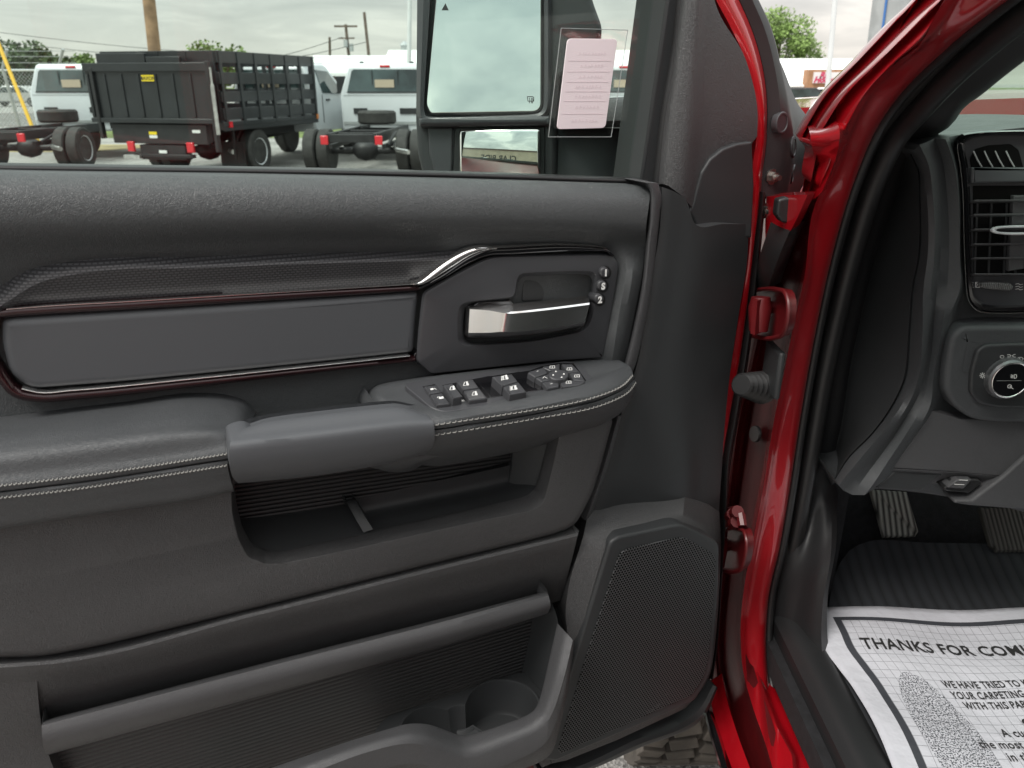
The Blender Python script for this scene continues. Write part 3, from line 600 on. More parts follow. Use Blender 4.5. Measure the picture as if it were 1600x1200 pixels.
# ---- front armrest with the switches: top lies on one sloping plane
T1, T2, T3 = DP(672, 587, .042), DP(950, 562, .042), DP(760, 641, .118)
TN = (T2 - T1).cross(T3 - T1).normalized()
if TN.z < 0: TN = -TN
def TP(px, py, h=0): return hitp(px, py, T1 + TN * h, TN)
def th(px, py, d=0): return (TP(px, py, d) - P0).dot(DN)
def lim(x): return min(.2, .030 + max(0, x - 566) * .0016, .045 + max(0, 992 - x) * .0022)
row = lambda C, d=0: ([(x, y, min(th(x, y, d), lim(x))) for x, y in C], 0)
def ph(x, y, h=None): return (x, y, min(h, th(x, y)) if h else th(x, y))
c4 = [(602, 655, .100), (640, 664, .124), (680, 664, .131), (760, 652, .131), (831, 641, .131), (925, 622, .126), (972, 603, .105), (989, 586, .078)]
c5 = [(606, 673, .100), (640, 680, .122), (680, 680, .130), (760, 667, .130), (831, 655, .130), (937, 634, .124), (980, 614, .102), (994, 597, .076)]
cm = [((a[0] + b[0]) / 2, (a[1] + b[1]) / 2, (a[2] + b[2]) / 2) for a, b in zip(c4, c5)]
def o3(C, dy, dh=0): return [(q[0], q[1] + dy, q[2] + dh) for q in C]
surf('front_armrest', [([(568, 640, .020), (576, 610, .020), (592, 599, .020), (672, 587, .020), (760, 576, .020), (860, 565, .020), (940, 560, .020), (978, 562, .020)], 0),
                       ([(570, 640, .045), (582, 611, .045), (596, 602, .048), ph(676, 590), ph(762, 579), ph(862, 568), ph(938, 563), ph(972, 566)], 0),
                       ([(580, 641, .070), ph(596, 624), (616, 614, .066), ph(690, 606), ph(770, 596), ph(866, 584), ph(940, 573), ph(978, 569)], 0),
                       ([(590, 641, .085), ph(618, 636), ph(650, 630), ph(706, 624), ph(778, 614), ph(870, 599), ph(942, 583), ph(982, 571)], 0),
                       ([(596, 643, .095), (632, 643, .112), (672, 644, .117), (716, 642, .118), (790, 630, .118), (880, 612, .115), (950, 592, .098), (985, 574, .064)], 0),
                       ([(600, 648, .100), (638, 652, .120), (678, 654, .126), (730, 648, .127), (812, 636, .127), (905, 616, .122), (962, 596, .102), (987, 579, .070)], 0),
                       (o3(c4, -1.5), 0), (o3(cm, -1.5), 0), (o3(cm, 0, -.004), 0), (o3(cm, 1.5), 0), (o3(c5, 1.5), 0),
                       ([(608, 690, .095), (640, 698, .115), (682, 700, .122), (760, 688, .122), (831, 674, .122), (941, 648, .115), (978, 630, .095), (992, 608, .070)], 0),
                       ([(608, 704, .08), (640, 714, .095), (684, 716, .100), (760, 703, .100), (831, 690, .100), (941, 662, .094), (972, 645, .08), (986, 624, .060)], 0),
                       ([(610, 712, .06), (640, 724, .068), (684, 730, .070), (760, 716, .070), (831, 701, .070), (935, 667, .066), (964, 650, .060), (979, 632, .048)], 0)], M['leather2'], door, back=.01, raw=8, k=4)
stitches('stitching', o3(c4[2:], 0, .0006), 0, door, 46); stitches('stitching', o3(c5[2:], 0, .0006), 0, door, 46)
ZPx = lambda x, y: (620 + x / 4.706, 540 + y / 4.706)
def TPl(name, poly, mt, h1, h0, bev=.001, r=0, crown=0, parent=None):
    return plate(name, [ZPx(*q) for q in poly], mt, parent or door, h1, h0, bev, r=r, fn=TP, nrm=TN, crown=crown)
TPl('switch_panel', [(50, 288), (110, 262), (400, 226), (800, 172), (1100, 132), (1230, 112), (1300, 118), (1380, 170), (1448, 250), (1458, 296), (1400, 322), (1000, 388), (700, 436), (400, 482), (330, 484), (250, 455)], M['bezel'], .004, -.015, .0012, r=[6, 8, 5, 5, 5, 8, 8, 8, 8, 6, 8, 5, 5, 10, 8, 8])
wells = [[(190, 300), (280, 282), (400, 428), (300, 436)], [(335, 290), (680, 222), (700, 235), (900, 190), (965, 335), (700, 380), (430, 420)], [(560, 246), (700, 222), (820, 366), (690, 385)], [(840, 205), (1110, 160), (1140, 300), (960, 340)]]
for wl in ([(575, 242), (860, 198), (975, 335), (690, 383)], [(860, 200), (1000, 178), (1110, 316), (960, 340)]): TPl('switch_well', wl, M['gloss'], .0046, -.002, .0004)
for wl in (wells[0], wells[1], [(955, 192), (1060, 152), (1190, 127), (1300, 128), (1398, 262), (1345, 296), (1200, 312), (1104, 322)]): TPl('switch_gap', wl, M['gloss'], .0044, -.002, .0003)
def key(name, poly, h, r=1.2, lab=None):
    o = TPl(name, poly, M['bezel'], h, -.004, .0016, r=r); 
    if lab: o['label'] = lab
    return o
key('lock_switch', [(200, 298), (288, 288), (330, 340), (240, 354)], .008, lab='door unlock key'); key('lock_switch', [(245, 358), (334, 345), (394, 424), (292, 436)], .008, lab='door lock key')
key('lockout_switch', [(338, 288), (410, 276), (484, 370), (412, 386)], .014)
key('window_switch', [(440, 262), (560, 246), (604, 306), (486, 324)], .011); key('window_switch', [(488, 328), (606, 310), (668, 385), (530, 404)], .009)
key('window_switch', [(700, 228), (846, 206), (890, 260), (775, 296)], .016); key('window_switch', [(778, 300), (894, 265), (955, 338), (830, 360)], .014)
key('mirror_switch', [(962, 196), (1080, 160), (1110, 200), (1018, 232)], .012); key('mirror_switch', [(1020, 236), (1118, 208), (1150, 250), (1066, 264)], .011); key('mirror_switch', [(1068, 268), (1150, 254), (1194, 262), (1192, 300), (1108, 314)], .010)
key('mirror_switch', [(1070, 158), (1130, 142), (1200, 134), (1198, 172), (1130, 184)], .010); key('mirror_switch', [(1210, 134), (1290, 134), (1345, 190), (1262, 196)], .010)
key('mirror_switch', [(1268, 200), (1350, 194), (1388, 262), (1300, 252)], .010); key('mirror_switch', [(1200, 262), (1290, 255), (1386, 268), (1340, 290), (1210, 306)], .010)
cpx = [(1190 + 74 * math.cos(a), 212 + 38 * math.sin(a)) for a in [k * math.pi / 14 for k in range(28)]]
dp_ = key('mirror_dial', cpx, .0145, r=0)
def TG(lines, h, fills=(), s=1):
    glyph('switch_symbol', [[ZPx(*q) for q in ln] for ln in lines], TP, h, .0006 * s, TN, door, fills=[[ZPx(*q) for q in f] for f in fills])
TG([[(252, 322), (276, 314), (290, 322)]], .0083, [[(245, 318), (262, 312), (272, 324), (250, 328)]])
TG([[(298, 384), (300, 378), (312, 376)]], .0083, [[(308, 380), (340, 374), (346, 388), (312, 394)]])
def wic(x, y, h, k=1): TG([[(x - 22 * k, y + 12 * k), (x - 14 * k, y - 12 * k), (x + 8 * k, y - 18 * k), (x + 14 * k, y + 10 * k), (x - 22 * k, y + 12 * k)]], h, [[(x - 2 * k, y - 14 * k), (x + 8 * k, y - 16 * k), (x + 20 * k, y + 6 * k), (x + 14 * k, y + 12 * k), (x, y + 10 * k)]])
wic(412, 314, .0143); wic(512, 282, .0113); wic(576, 354, .0093); wic(800, 236, .0163, 1.1); wic(866, 312, .0143, 1.1)
TG([[(770, 226), (770, 256)], [(778, 224), (778, 254)], [(786, 222), (786, 252)]], .0163); TG([[(834, 300), (834, 330)], [(842, 299), (842, 328)], [(850, 297), (850, 326)]], .0143)
for x, y in ((1170, 190), (1228, 208), (1212, 232), (1150, 216)): TG([], .0148, [[(x - 8, y + 4), (x, y - 6), (x + 8, y + 4)]])
for x, y in ((1144, 158), (1270, 172), (1325, 224), (1264, 270)): TG([[(x - 20, y + 8), (x - 16, y - 8), (x + 16, y - 10), (x + 18, y + 8), (x - 20, y + 8)], [(x - 2, y - 6), (x + 2, y + 6)]], .0103)
TG([[(1030, 190), (1040, 186)], [(1074, 240), (1084, 228), (1104, 240)]], .0123); TG([[(1130, 282), (1146, 278)]], .0103)
# ---- plain front portion of the trim
surf('front_trim', [([(1025, 292), (1020, 360), (1006, 450), (990, 565), (962, 650), (944, 715), (926, 772), (906, 830)], .020),
                    ([(1034, 292), (1030, 360), (1014, 450), (996, 565), (968, 650), (949, 716), (930, 774), (911, 832)], .042),
                    ([(1070, 310), (1064, 380), (1050, 470), (1030, 570), (1010, 660), (990, 730), (975, 790), (960, 850)], .046),
                    ([(1086, 350), (1092, 400), (1080, 480), (1062, 580), (1062, 670), (1075, 730), (1070, 790), (1065, 850)], .046),
                    ([(1130, 350), (1128, 400), (1115, 480), (1100, 580), (1092, 670), (1092, 730), (1088, 790), (1085, 850)], .034),
                    ([(1170, 350), (1168, 400), (1153, 500), (1140, 590), (1132, 670), (1128, 730), (1124, 790), (1122, 850)], .018)], M['plastic2'], door, back=-.01, nu=60, k=5)
surf('trim_edge', [([(962, 650), (944, 715), (926, 770), (912, 812)], .050), ([(966, 650), (948, 715), (931, 770), (916, 812)], .056), ([(971, 650), (953, 718), (936, 772), (921, 812)], .048)], M['plastic3'], door, back=.02, k=4)
# lower skirt of the panel below the seam
surf('lower_skirt', [([(-238, 987), (-100, 1030), (60, 1030), (400, 953), (660, 888), (905, 829)], .078),
                     ([(-238, 990), (-100, 1033), (60, 1033), (400, 956), (660, 891), (904, 832)], .0835),
                     ([(-238, 1080), (-100, 1082), (60, 1072), (400, 996), (660, 930), (894, 872)], .074),
                     ([(-238, 1150), (-100, 1140), (66, 1112), (437, 1016), (700, 950), (884, 912)], .056),
                     ([(-238, 1230), (-100, 1180), (66, 1142), (437, 1044), (700, 980), (880, 938)], .036)], M['plastic'], door, back=-.01, nu=60, k=5)
surf('rear_lower_trim', [([(-238, 1070), (-100, 1070), (20, 1066), (58, 1062)], .078), ([(-238, 1110), (-100, 1125), (20, 1120), (62, 1116)], .070), ([(-238, 1200), (-100, 1200), (20, 1190), (76, 1180)], .058), ([(-238, 1380), (-100, 1330), (20, 1290), (110, 1260)], .06)], M['plastic'], door, back=-.01, k=4)
surf('pocket_rail', [([(70, 1128), (437, 1034), (700, 969), (852, 930)], .040), ([(67, 1127), (437, 1031), (700, 965), (852, 925)], .072),
                     ([(65, 1134), (437, 1038), (700, 972), (857, 930)], .088), ([(66, 1152), (437, 1054), (700, 986), (860, 942)], .093),
                     ([(69, 1172), (437, 1072), (700, 1001), (858, 954)], .086), ([(73, 1180), (437, 1079), (700, 1007), (853, 960)], .060)], M['plastic3'], door, back=.02, nu=60, k=4)
surf('pocket_back', [([(-238, 1250), (60, 1165), (437, 1060), (700, 990), (848, 950)], .034), ([(-238, 1440), (60, 1350), (437, 1240), (640, 1170), (800, 1100), (880, 1060)], .024)], M['rib2'], door, back=-.008, nu=50, k=4)
surf('pocket_end', [([(833, 940), (826, 1000), (818, 1046), (815, 1060)], .030), ([(854, 920), (872, 975), (856, 1060), (850, 1110)], .085)], M['plastic2'], door, back=-.006, k=4)
# cup holder tray: sheet with two wells
TZ = DP(818, 1046, .030).z
def CP(px, py, h=0): return ZP(px, py, TZ + h)
def circ(cxp, cyp, rr, n=40):
    c = CP(cxp, cyp); return [c + Vector((math.cos(2 * math.pi * k / n), math.sin(2 * math.pi * k / n), 0)) * rr for k in range(n)]
C1, C2, C3 = CP(670, 1140), CP(784, 1107), CP(719, 1124); r1, r2, r3 = .034, .047, .020
tray = [CP(x, y) for x, y in rnd([(585, 1140), (602, 1119), (700, 1085), (818, 1046), (872, 1110), (850, 1220), (590, 1230)], 6)]
hh = lambda v: (v - P0).dot(DN)
tray = [v + DN * min(0, .128 - hh(v)) for v in tray]
print('CUP H', hh(C1), hh(C2), TZ, DP(784, 1133, .122).z)
def union_outline(n=90):
    c = (C1 + C2) / 2; o = []
    for k in range(n):
        a = 2 * math.pi * k / n; d = Vector((math.cos(a), math.sin(a), 0)); best = 0
        for cc, rr in ((C1, r1), (C2, r2), (C3, r3)):
            m_ = c - cc; b = m_.dot(d); disc = b * b - (m_.length_squared - rr * rr)
            if disc >= 0: best = max(best, -b + math.sqrt(disc))
        o.append((c, d, best))
    return o
uo = union_outline()
def trayring(z, f, tr=0):
    o = []
    for c, d, b in uo:
        if tr:  # distance to tray boundary
            t = 9
            for i in range(len(tray)):
                p, q = tray[i], tray[(i + 1) % len(tray)]; ed = q - p; den = d.x * ed.y - d.y * ed.x
                if abs(den) < 1e-9: continue
                u = ((p.x - c.x) * ed.y - (p.y - c.y) * ed.x) / den; v = ((p.x - c.x) * d.y - (p.y - c.y) * d.x) / den
                if u > 0 and 0 <= v <= 1: t = min(t, u)
            o.append(c + d * t + Vector((0, 0, z)))
        else: o.append(c + d * (b + f) + Vector((0, 0, z)))
    return o
ringmesh('cup_holder', [trayring(-.03, 0, 1), trayring(-.002, 0, 1), trayring(0, .006), trayring(.004, .003), trayring(.004, .0005), trayring(.0, -.001), trayring(-.045, -.004), trayring(-.05, -.008)], M['plastic2'], door, cap=(False, True))
# outer wall of the low pocket: lip, then face
LI = [(300, 1250), (390, 1211), (550, 1156), (610, 1138), (636, 1130), (668, 1130), (700, 1142), (726, 1152), (780, 1134), (835, 1114), (846, 1085), (858, 1030), (871, 974)]
LO = [(330, 1290), (420, 1235), (555, 1180), (615, 1164), (642, 1161), (664, 1164), (700, 1180), (730, 1190), (790, 1167), (850, 1140), (868, 1105), (884, 1050), (895, 1000)]
LO2 = [(360, 1330), (440, 1270), (560, 1225), (620, 1206), (645, 1202), (662, 1206), (696, 1222), (730, 1232), (795, 1210), (862, 1185), (874, 1140), (888, 1080), (897, 1004)]
def densify(C, n=6): return [(a[0] + (b[0] - a[0]) * k / n, a[1] + (b[1] - a[1]) * k / n) for a, b in zip(C, C[1:]) for k in range(n)] + [C[-1]]
def LH(C, h): return ([(x, y, h - (.028 * max(0, min(1, (1060 - y) / 80)) if x > 800 else 0)) for x, y in C], 0)
mixc = lambda A, B, t: [(a[0] * (1 - t) + b[0] * t, a[1] * (1 - t) + b[1] * t) for a, b in zip(A, B)]
surf('pocket_lip', [LH(off(LI, 5), .119), LH(LI, .122), LH(mixc(LI, LO, .2), .132), LH(mixc(LI, LO, .7), .148), LH(LO, .152)], M['plastic3'], door, back=0, backfn=lambda q: q - Vector((0, 0, .03)), raw=6, k=3)
surf('pocket_wall', [LH(LO, .1515), LH(mixc(LO, LO2, .5), .151), LH(LO2, .142)], M['plastic'], door, back=0, backfn=lambda q: q - DN * .015, raw=6, k=3)
# speaker pod and grille
surf('speaker_pod', [([(913, 800, .035), (905, 835, .035), (880, 905, .035), (872, 960, .035), (878, 1000, .035), (876, 1070, .035), (846, 1200, .035)], 0),
                     ([(919, 800, .046), (912, 838, .074), (890, 905, .076), (882, 960, .076), (890, 1004, .078), (884, 1074, .078), (852, 1197, .078)], 0),
                     ([(960, 790, .046), (950, 842, .092), (930, 905, .092), (914, 962, .092), (905, 1010, .092), (892, 1076, .092), (862, 1193, .092)], 0),
                     ([(1010, 782, .046), (1010, 826, .090), (990, 905, .088), (970, 965, .088), (950, 1010, .088), (930, 1070, .088), (885, 1188, .086)], 0),
                     ([(1070, 776, .046), (1066, 812, .088), (1060, 905, .080), (1050, 965, .080), (1040, 1010, .078), (1020, 1070, .074), (965, 1156, .070)], 0),
                     ([(1110, 790, .030), (1115, 832, .060), (1117, 905, .060), (1114, 965, .056), (1110, 1010, .052), (1100, 1062, .050), (1060, 1112, .05)], 0),
                     ([(1124, 800, .020), (1127, 845, .030), (1125, 905, .030), (1121, 965, .030), (1117, 1010, .030), (1110, 1062, .030), (1072, 1106, .03)], 0)], M['plastic'], door, back=-.01, raw=6, lin=True, sharp=30)
plate('grille_frame', [(953, 848), (966, 839), (1056, 820), (1068, 820), (1125, 848), (1124, 912), (1114, 1040), (1107, 1062), (1086, 1096), (868, 1190), (852, 1188), (900, 1020)], M['plastic2'], door, .096, .03, .004, r=[8, 8, 10, 8, 10, 8, 8, 8, 10, 4, 4, 20])
hexp = plate('speaker_grille', [(968, 866), (980, 858), (1060, 840), (1072, 841), (1119, 868), (1117, 912), (1107, 1032), (1100, 1058), (1082, 1086), (876, 1178), (872, 1172), (918, 1020)], M['hex'], door, .0975, .05, .001, r=[6, 6, 8, 8, 8, 6, 6, 6, 8, 2, 2, 14])
def GP(x, y): return (550 + x / 2.667, 800 + y / 2.667)
for q in [[(1225, 832), (1240, 826), (1252, 822), (1258, 812), (1272, 806), (1284, 800)], [(1230, 838), (1246, 832), (1262, 820), (1280, 808)], [(1300, 766), (1318, 758)], [(1130, 768), (1136, 764)]]:
    glyph('scuff', [[GP(*p) for p in q]], DP, .0977, .0009, DN, door, M['plastic3'])
surf('door_bottom_trim', [([(840, 1195), (866, 1195), (985, 1146), (1085, 1098), (1107, 1066)], .030), ([(842, 1203), (868, 1204), (990, 1155), (1092, 1106), (1114, 1070)], .040), ([(846, 1222), (872, 1216), (996, 1168), (1098, 1118), (1117, 1074)], .0)], M['plastic2'], door, back=-.02, k=4)
# ================================================================ cab side of the truck
def side(x): return lambda px, py, h=0: XP(px, py, x + h)
Bc = [(1500, -50), (1459, 30), (1449, 52), (1394, 103), (1342, 162), (1325, 199), (1301, 261), (1270, 330), (1256, 442), (1241, 505), (1225, 583), (1206, 677), (1194, 755), (1176, 847), (1161, 932), (1157, 985), (1161, 1047), (1176, 1104), (1196, 1162), (1212, 1215), (1250, 1300)]
Ac = [(1640, -50), (1576, 0), (1531, 34), (1462, 93), (1411, 144), (1376, 192), (1335, 285), (1304, 388), (1284, 474), (1266, 567), (1250, 661), (1236, 755), (1219, 855), (1201, 939), (1197.5, 1008), (1203, 1077), (1215, 1131), (1242, 1188), (1262, 1230), (1300, 1310)]
def shiftx(C, d): return [(x + d, y) for x, y in C]
def lerpC(A, B, t, n=40):
    a, b = crom([Vector((x, y, 0)) for x, y in A], n), crom([Vector((x, y, 0)) for x, y in B], n)
    return [(p.x * (1 - t) + q.x * t, p.y * (1 - t) + q.y * t) for p, q in zip(a, b)]
xf = lambda px, py, h: XP(px, py, h)
backx = lambda p: p + Vector((.03, .12, 0))
body = surf('body', [(Bc, .365), (lerpC(Bc, Ac, .12), .372), (lerpC(Bc, Ac, .2), .379), (lerpC(Bc, Ac, .85), .408), (lerpC(Bc, Ac, .93), .413), (Ac, .420)], M['red'], truck, fn=xf, nu=90, k=3, backfn=backx, back=0)
tag(body, label='glossy red painted door opening of the cab')
# outer face of the windshield pillar
Oc = [(1500, -40), (1459, 0), (1428, 27), (1359, 96), (1304, 151), (1275, 192), (1262, 215)]
Mc = [(1520, -45), (1470, 8), (1436, 46), (1380, 100), (1330, 150), (1300, 196), (1280, 240)]
surf('windshield_pillar', [(Oc, .37), (lerpC(Oc, Mc, .3), .355), (lerpC(Oc, Mc, .55), .352), (lerpC(Oc, Mc, .7), .365), (Mc, .362), (lerpC(Mc, Bc[:8], .5), .356), (Bc[:8] + [(1285, 300)], .372)], M['red'], body, fn=xf, nu=60, k=4, backfn=lambda p: p + Vector((.015, .09, 0)), back=0)
# hinge pillar face (jamb, body red darkened to stand for shade) and its step
J1 = [(1282, 236), (1274, 300), (1250, 380), (1228, 470), (1208, 560), (1190, 650), (1175, 740), (1160, 830), (1148, 910), (1140, 985), (1142, 1050), (1160, 1110), (1186, 1180), (1230, 1290)]
J0 = [(1276, 240), (1262, 304), (1200, 380), (1170, 470), (1150, 560), (1130, 650), (1120, 740), (1112, 830), (1106, 910), (1100, 985), (1104, 1060), (1120, 1130), (1146, 1200), (1190, 1300)]
JB = lerpC(Bc[5:], Bc[5:], 0)
surf('hinge_pillar', [(J0, .350), (lerpC(J0, J1, .45), .362), (lerpC(J0, J1, .55), .372), (J1, .376), (lerpC(J1, JB, .6), .376), ([(x + 3, y) for x, y in JB], .370)], M['shadered'], body, fn=xf, nu=70, k=4, backfn=lambda p: p + Vector((.02, .04, 0)), back=0)
surf('cowl_corner', [([(1262, 196), (1285, 190), (1302, 180)], .372), ([(1268, 225), (1290, 222), (1312, 215)], .34), ([(1272, 262), (1288, 262), (1303, 255)], .36), ([(1262, 312), (1270, 312), (1284, 300)], .36)], M['red'], body, fn=xf, nu=16, k=5, backfn=lambda p: p + Vector((.03, .05, 0)), back=0)
# rocker below, black and chrome strip, pinkish reflection comes from the paint itself
surf('rocker', [([(1108, 1064), (1110, 1090), (1122, 1140), (1140, 1190), (1170, 1270)], .330), ([(1112, 1062), (1118, 1090), (1132, 1140), (1152, 1190), (1184, 1270)], .338), ([(1128, 1052), (1134, 1085), (1150, 1140), (1168, 1190), (1200, 1270)], .350)], M['red'], body, fn=xf, nu=30, k=4, backfn=lambda p: p + Vector((.04, .0, -.12)), back=0)
surf('rocker_trim', [([(1100, 1100), (1104, 1115), (1116, 1155), (1128, 1205), (1150, 1290)], .318), ([(1104, 1100), (1110, 1115), (1124, 1155), (1138, 1205), (1162, 1290)], .322)], M['gloss'], body, fn=xf, nu=24, k=3, backfn=lambda p: p + Vector((.02, .02, -.03)), back=0)
surf('chrome_strip', [([(1100, 1112), (1104, 1130), (1114, 1165), (1126, 1205), (1146, 1290)], .312), ([(1103, 1112), (1107, 1130), (1117, 1165), (1129, 1205), (1149, 1290)], .315)], M['chrome'], body, fn=xf, nu=24, k=3, backfn=lambda p: p + Vector((.01, .01, -.01)), back=0)
# door seal: thin lip and thick bulb
def tubecurve(name, C, x, r, mt, parent, n=90, fn=xf, shift=0):
    P = crom(pts(shiftx(C, shift), x, fn), n); V, Fc = tubev(P, r, 12); return mk(name, V, Fc, mt, parent, uv=False)
tubecurve('door_seal', Ac, .425, .0060, M['rubber'], truck, shift=4)
blb = [(1690, -50), (1604, 20), (1552, 62), (1485, 122), (1440, 170), (1402, 214), (1368, 285), (1335, 388), (1313, 474), (1292, 567), (1275, 661), (1259, 755), (1240, 855), (1222, 939), (1217, 1008), (1222, 1060)]
tubecurve('door_seal_bulb', blb, .452, .0125, M['rubber'], truck)
tubecurve('door_seal_bulb', [(1210, 1010), (1216, 1075), (1230, 1131), (1258, 1190), (1280, 1235), (1320, 1310)], .440, .0085, M['rubber2'], truck, n=40)
# inner pillar trim and kick panel
Cc = [(1760, -30), (1600, 93), (1565, 120), (1531, 148), (1497, 175), (1486, 192), (1445, 222), (1425, 245), (1395, 320), (1374, 380), (1352, 474), (1333, 567), (1318, 661), (1301, 757), (1300, 800), (1298, 870), (1285, 950), (1284, 1010), (1292, 1070), (1320, 1130), (1350, 1190), (1400, 1290)]
blb2 = blb[:-1] + [(1222, 1060), (1240, 1131), (1268, 1188), (1300, 1250), (1335, 1310)]
def hx(C, a, b): return [(x, y, a + (b - a) * max(0, min(1, (y - 760) / 120))) for x, y in C]
surf('pillar_cover', [(hx(shiftx(blb2, -12), .446, .436), 0), (hx(shiftx(blb2, 6), .470, .448), 0), (hx(lerpC(blb2, Cc, .4), .492, .462), 0), (hx(lerpC(blb2, Cc, .8), .510, .474), 0), (hx(Cc, .525, .482), 0)], M['sill'], truck, fn=xf, nu=90, k=4, backfn=lambda p: p + Vector((.02, .03, 0)), back=0)
pass
# hinges
def hinge(y0, y1, xr, lab):
    h = MB(); c = lambda px, py, x: XP(px, py, x)
    P = [(1172, y0), (xr - 14, y0 - 1), (xr - 4, y0 + 3), (xr, y0 + 14), (xr - 3, y1 - 14), (xr - 8, y1 - 4), (xr - 18, y1), (1168 - (y0 > 700) * 40, y1 - 3)] if y0 < 700 else [(1128, y0), (xr - 10, y0 - 1), (xr - 3, y0 + 3), (xr, y0 + 12), (xr - 4, y1 - 12), (xr - 8, y1 - 4), (xr - 16, y1), (1120, y1 - 3)]
    W = crom([c(x, y, .335) for x, y in P], 34); V, Fc = tubev(W, .0030, 8); h.add(V, Fc)
    # flanged plate with rim
    base = [p + Vector((.012, .006, 0)) for p in W]; n = len(W); V = W + base
    h.add(V, [(i, i + 1, n + i + 1, n + i) for i in range(n - 1)])
    for t in tessellate_polygon([base]): h.add(base, [tuple(t)])
    o = h.obj('hinge', M['shadered'], truck); tag(o, label=lab)
    k = MB(); m0 = c(xr - 24, y0 + (y1 - y0) * .35, .350); k.add(*tubev([m0, m0 + Vector((-.020, -.008, 0))], .009, 6)); k.add(*tubev([m0 + Vector((-.018, -.006, 0)), m0 + Vector((-.032, -.012, 0))], .005, 10)); k.obj('hinge_bolt', M['shadered'], o)
    k = MB(); a, b = c(xr - 42, y0 + 10, .325), c(xr - 46, y1 - 10, .325); k.add(*tubev([a, a.lerp(b, .3), b], [.012, .015, .012], 12)); a2 = Vector((-.014, -.012, 0)); k.add([a, a + a2, b + a2, b] + [q + Vector((.004, -.006, 0)) for q in (a, a + a2, b + a2, b)], [(0, 1, 2, 3), (4, 5, 6, 7), (0, 1, 5, 4), (1, 2, 6, 5), (2, 3, 7, 6), (3, 0, 4, 7)]); k.obj('hinge_knuckle', M['shadered'], o)
hinge(454, 527, 1231, 'upper door hinge painted red'); hinge(828, 893, 1166, 'lower door hinge painted red')
k = MB(); P = [XP(x, y, .335) for x, y in ((1138, 800), (1150, 797), (1158, 806), (1160, 822))]; k.tube(P, .007); [k.tube([XP(x, y, .33), XP(x + 5, y - 3, .33)], .009, 10) for x, y in ((1140, 806), (1148, 802), (1146, 818))]; k.obj('hinge_spring', M['shadered'], truck)
# door check: black bellows on a square flange
ck = MB(); a, b = XP(1158, 601, .300), XP(1194, 606, .345); ax = (b - a).normalized(); nn = 24; Pk = [a.lerp(b, i / nn) for i in range(nn + 1)]
ck.add(*tubev(Pk, [.013 + .009 * i / nn + .0022 * math.sin(i * 1.55) for i in range(nn + 1)], 20)); ck.obj('door_check_boot', M['rubber'], truck)
f = MB(); f.box(.343, .352, .93, .99, 1.262, 1.328); f.obj('door_check_flange', M['plastic2'], truck, bevel=.004)
c = [(1178 + 8 * math.cos(a), 678 + 13 * math.sin(a)) for a in [k * math.pi / 8 for k in range(16)]]; plate('rubber_plug', c, M['rubber'], truck, .364, .368, .001, fn=xf, nrm=Vector((-1, 0, 0)))
surf('wiring_boot', [([(1208, 336), (1222, 345), (1238, 352)], .338), ([(1196, 372), (1208, 380), (1224, 384)], .325), ([(1184, 410), (1192, 418), (1210, 420)], .325), ([(1180, 450), (1184, 452), (1200, 452)], .335)], M['rubber'], truck, fn=xf, nu=12, k=5, backfn=lambda p: p + Vector((.03, .04, 0)), back=0)
yplate('hinge_bracket', [(1216, 312), (1228, 309), (1258, 308), (1256, 326), (1238, 350), (1222, 348), (1213, 336)], M['rubber'], truck, .94, .955, .003, 4)
surf('hinge_strap', [([(1186, 308), (1215, 306), (1262, 304)], .332), ([(1184, 350), (1205, 350), (1240, 352)], .334), ([(1180, 400), (1186, 400), (1200, 404)], .338)], M['red'], truck, fn=xf, nu=16, k=4, backfn=lambda p: p + Vector((.02, .03, 0)), back=0)
# ---------------- dashboard
yf = lambda px, py, h: YP(px, py, h)
L0 = [(1405, 262), (1396, 290), (1385, 330), (1371, 380), (1350, 474), (1331, 567), (1316, 661), (1303, 725), (1299, 758)]
L1 = [(1424, 240), (1437, 268), (1439, 300), (1438, 409), (1431, 442), (1425, 521), (1416, 599), (1397, 636), (1366, 677), (1325, 717), (1302, 752)]
L2 = [(1438, 226), (1452, 262), (1456, 300), (1455, 409), (1450, 442), (1444, 521), (1437, 583), (1425, 617), (1394, 661), (1350, 711), (1310, 758)]
L25 = [(1462, 216), (1472, 258), (1475, 300), (1475, 409), (1472, 442), (1460, 500), (1452, 560), (1440, 617), (1404, 672), (1364, 722), (1322, 770)]
L3 = [(1478, 218), (1490, 262), (1494, 300), (1496, 409), (1497, 450), (1478, 486), (1466, 530), (1456, 580), (1446, 632), (1412, 680), (1381, 720), (1340, 775)]
L4 = [(1484, 214), (1497, 262), (1501, 300), (1503, 409), (1507, 460), (1494, 500), (1484, 540), (1478, 590), (1470, 640), (1430, 700), (1398, 745), (1368, 763)]
L5 = [(1640, 196), (1640, 262), (1640, 320), (1640, 409), (1640, 470), (1640, 500), (1640, 540), (1640, 590), (1640, 660), (1600, 720), (1580, 760), (1560, 790)]
L6 = [(1900, 196), (1900, 262), (1900, 320), (1900, 409), (1900, 470), (1900, 500), (1900, 540), (1900, 590), (1900, 660), (1900, 720), (1900, 760), (1900, 800)]
dash = surf('dashboard', [(L0, 1.10), (lerpC(L0, L1, .9), 1.00), (L1, .985), (L2, .955), (lerpC(L2, L25, .5), .962), (L25, .972), (L3, .958), (L4, .985), (L5, .99), (L6, .995)], M['leather2'], truck, fn=yf, nu=70, k=4, backfn=lambda p: Vector((p.x + .02, 1.30, p.z)), back=0)
tag(dash, label='black grained dashboard at the left end of the cab')
surf('dash_end_cap', [(shiftx(L0, 1), 1.095), (lerpC(L0, L1, .5), 1.035), (lerpC(L0, L1, .93), .985)], M['plastic2'], dash, fn=yf, nu=50, k=3, backfn=lambda p: p + Vector((.02, .02, 0)), back=0)
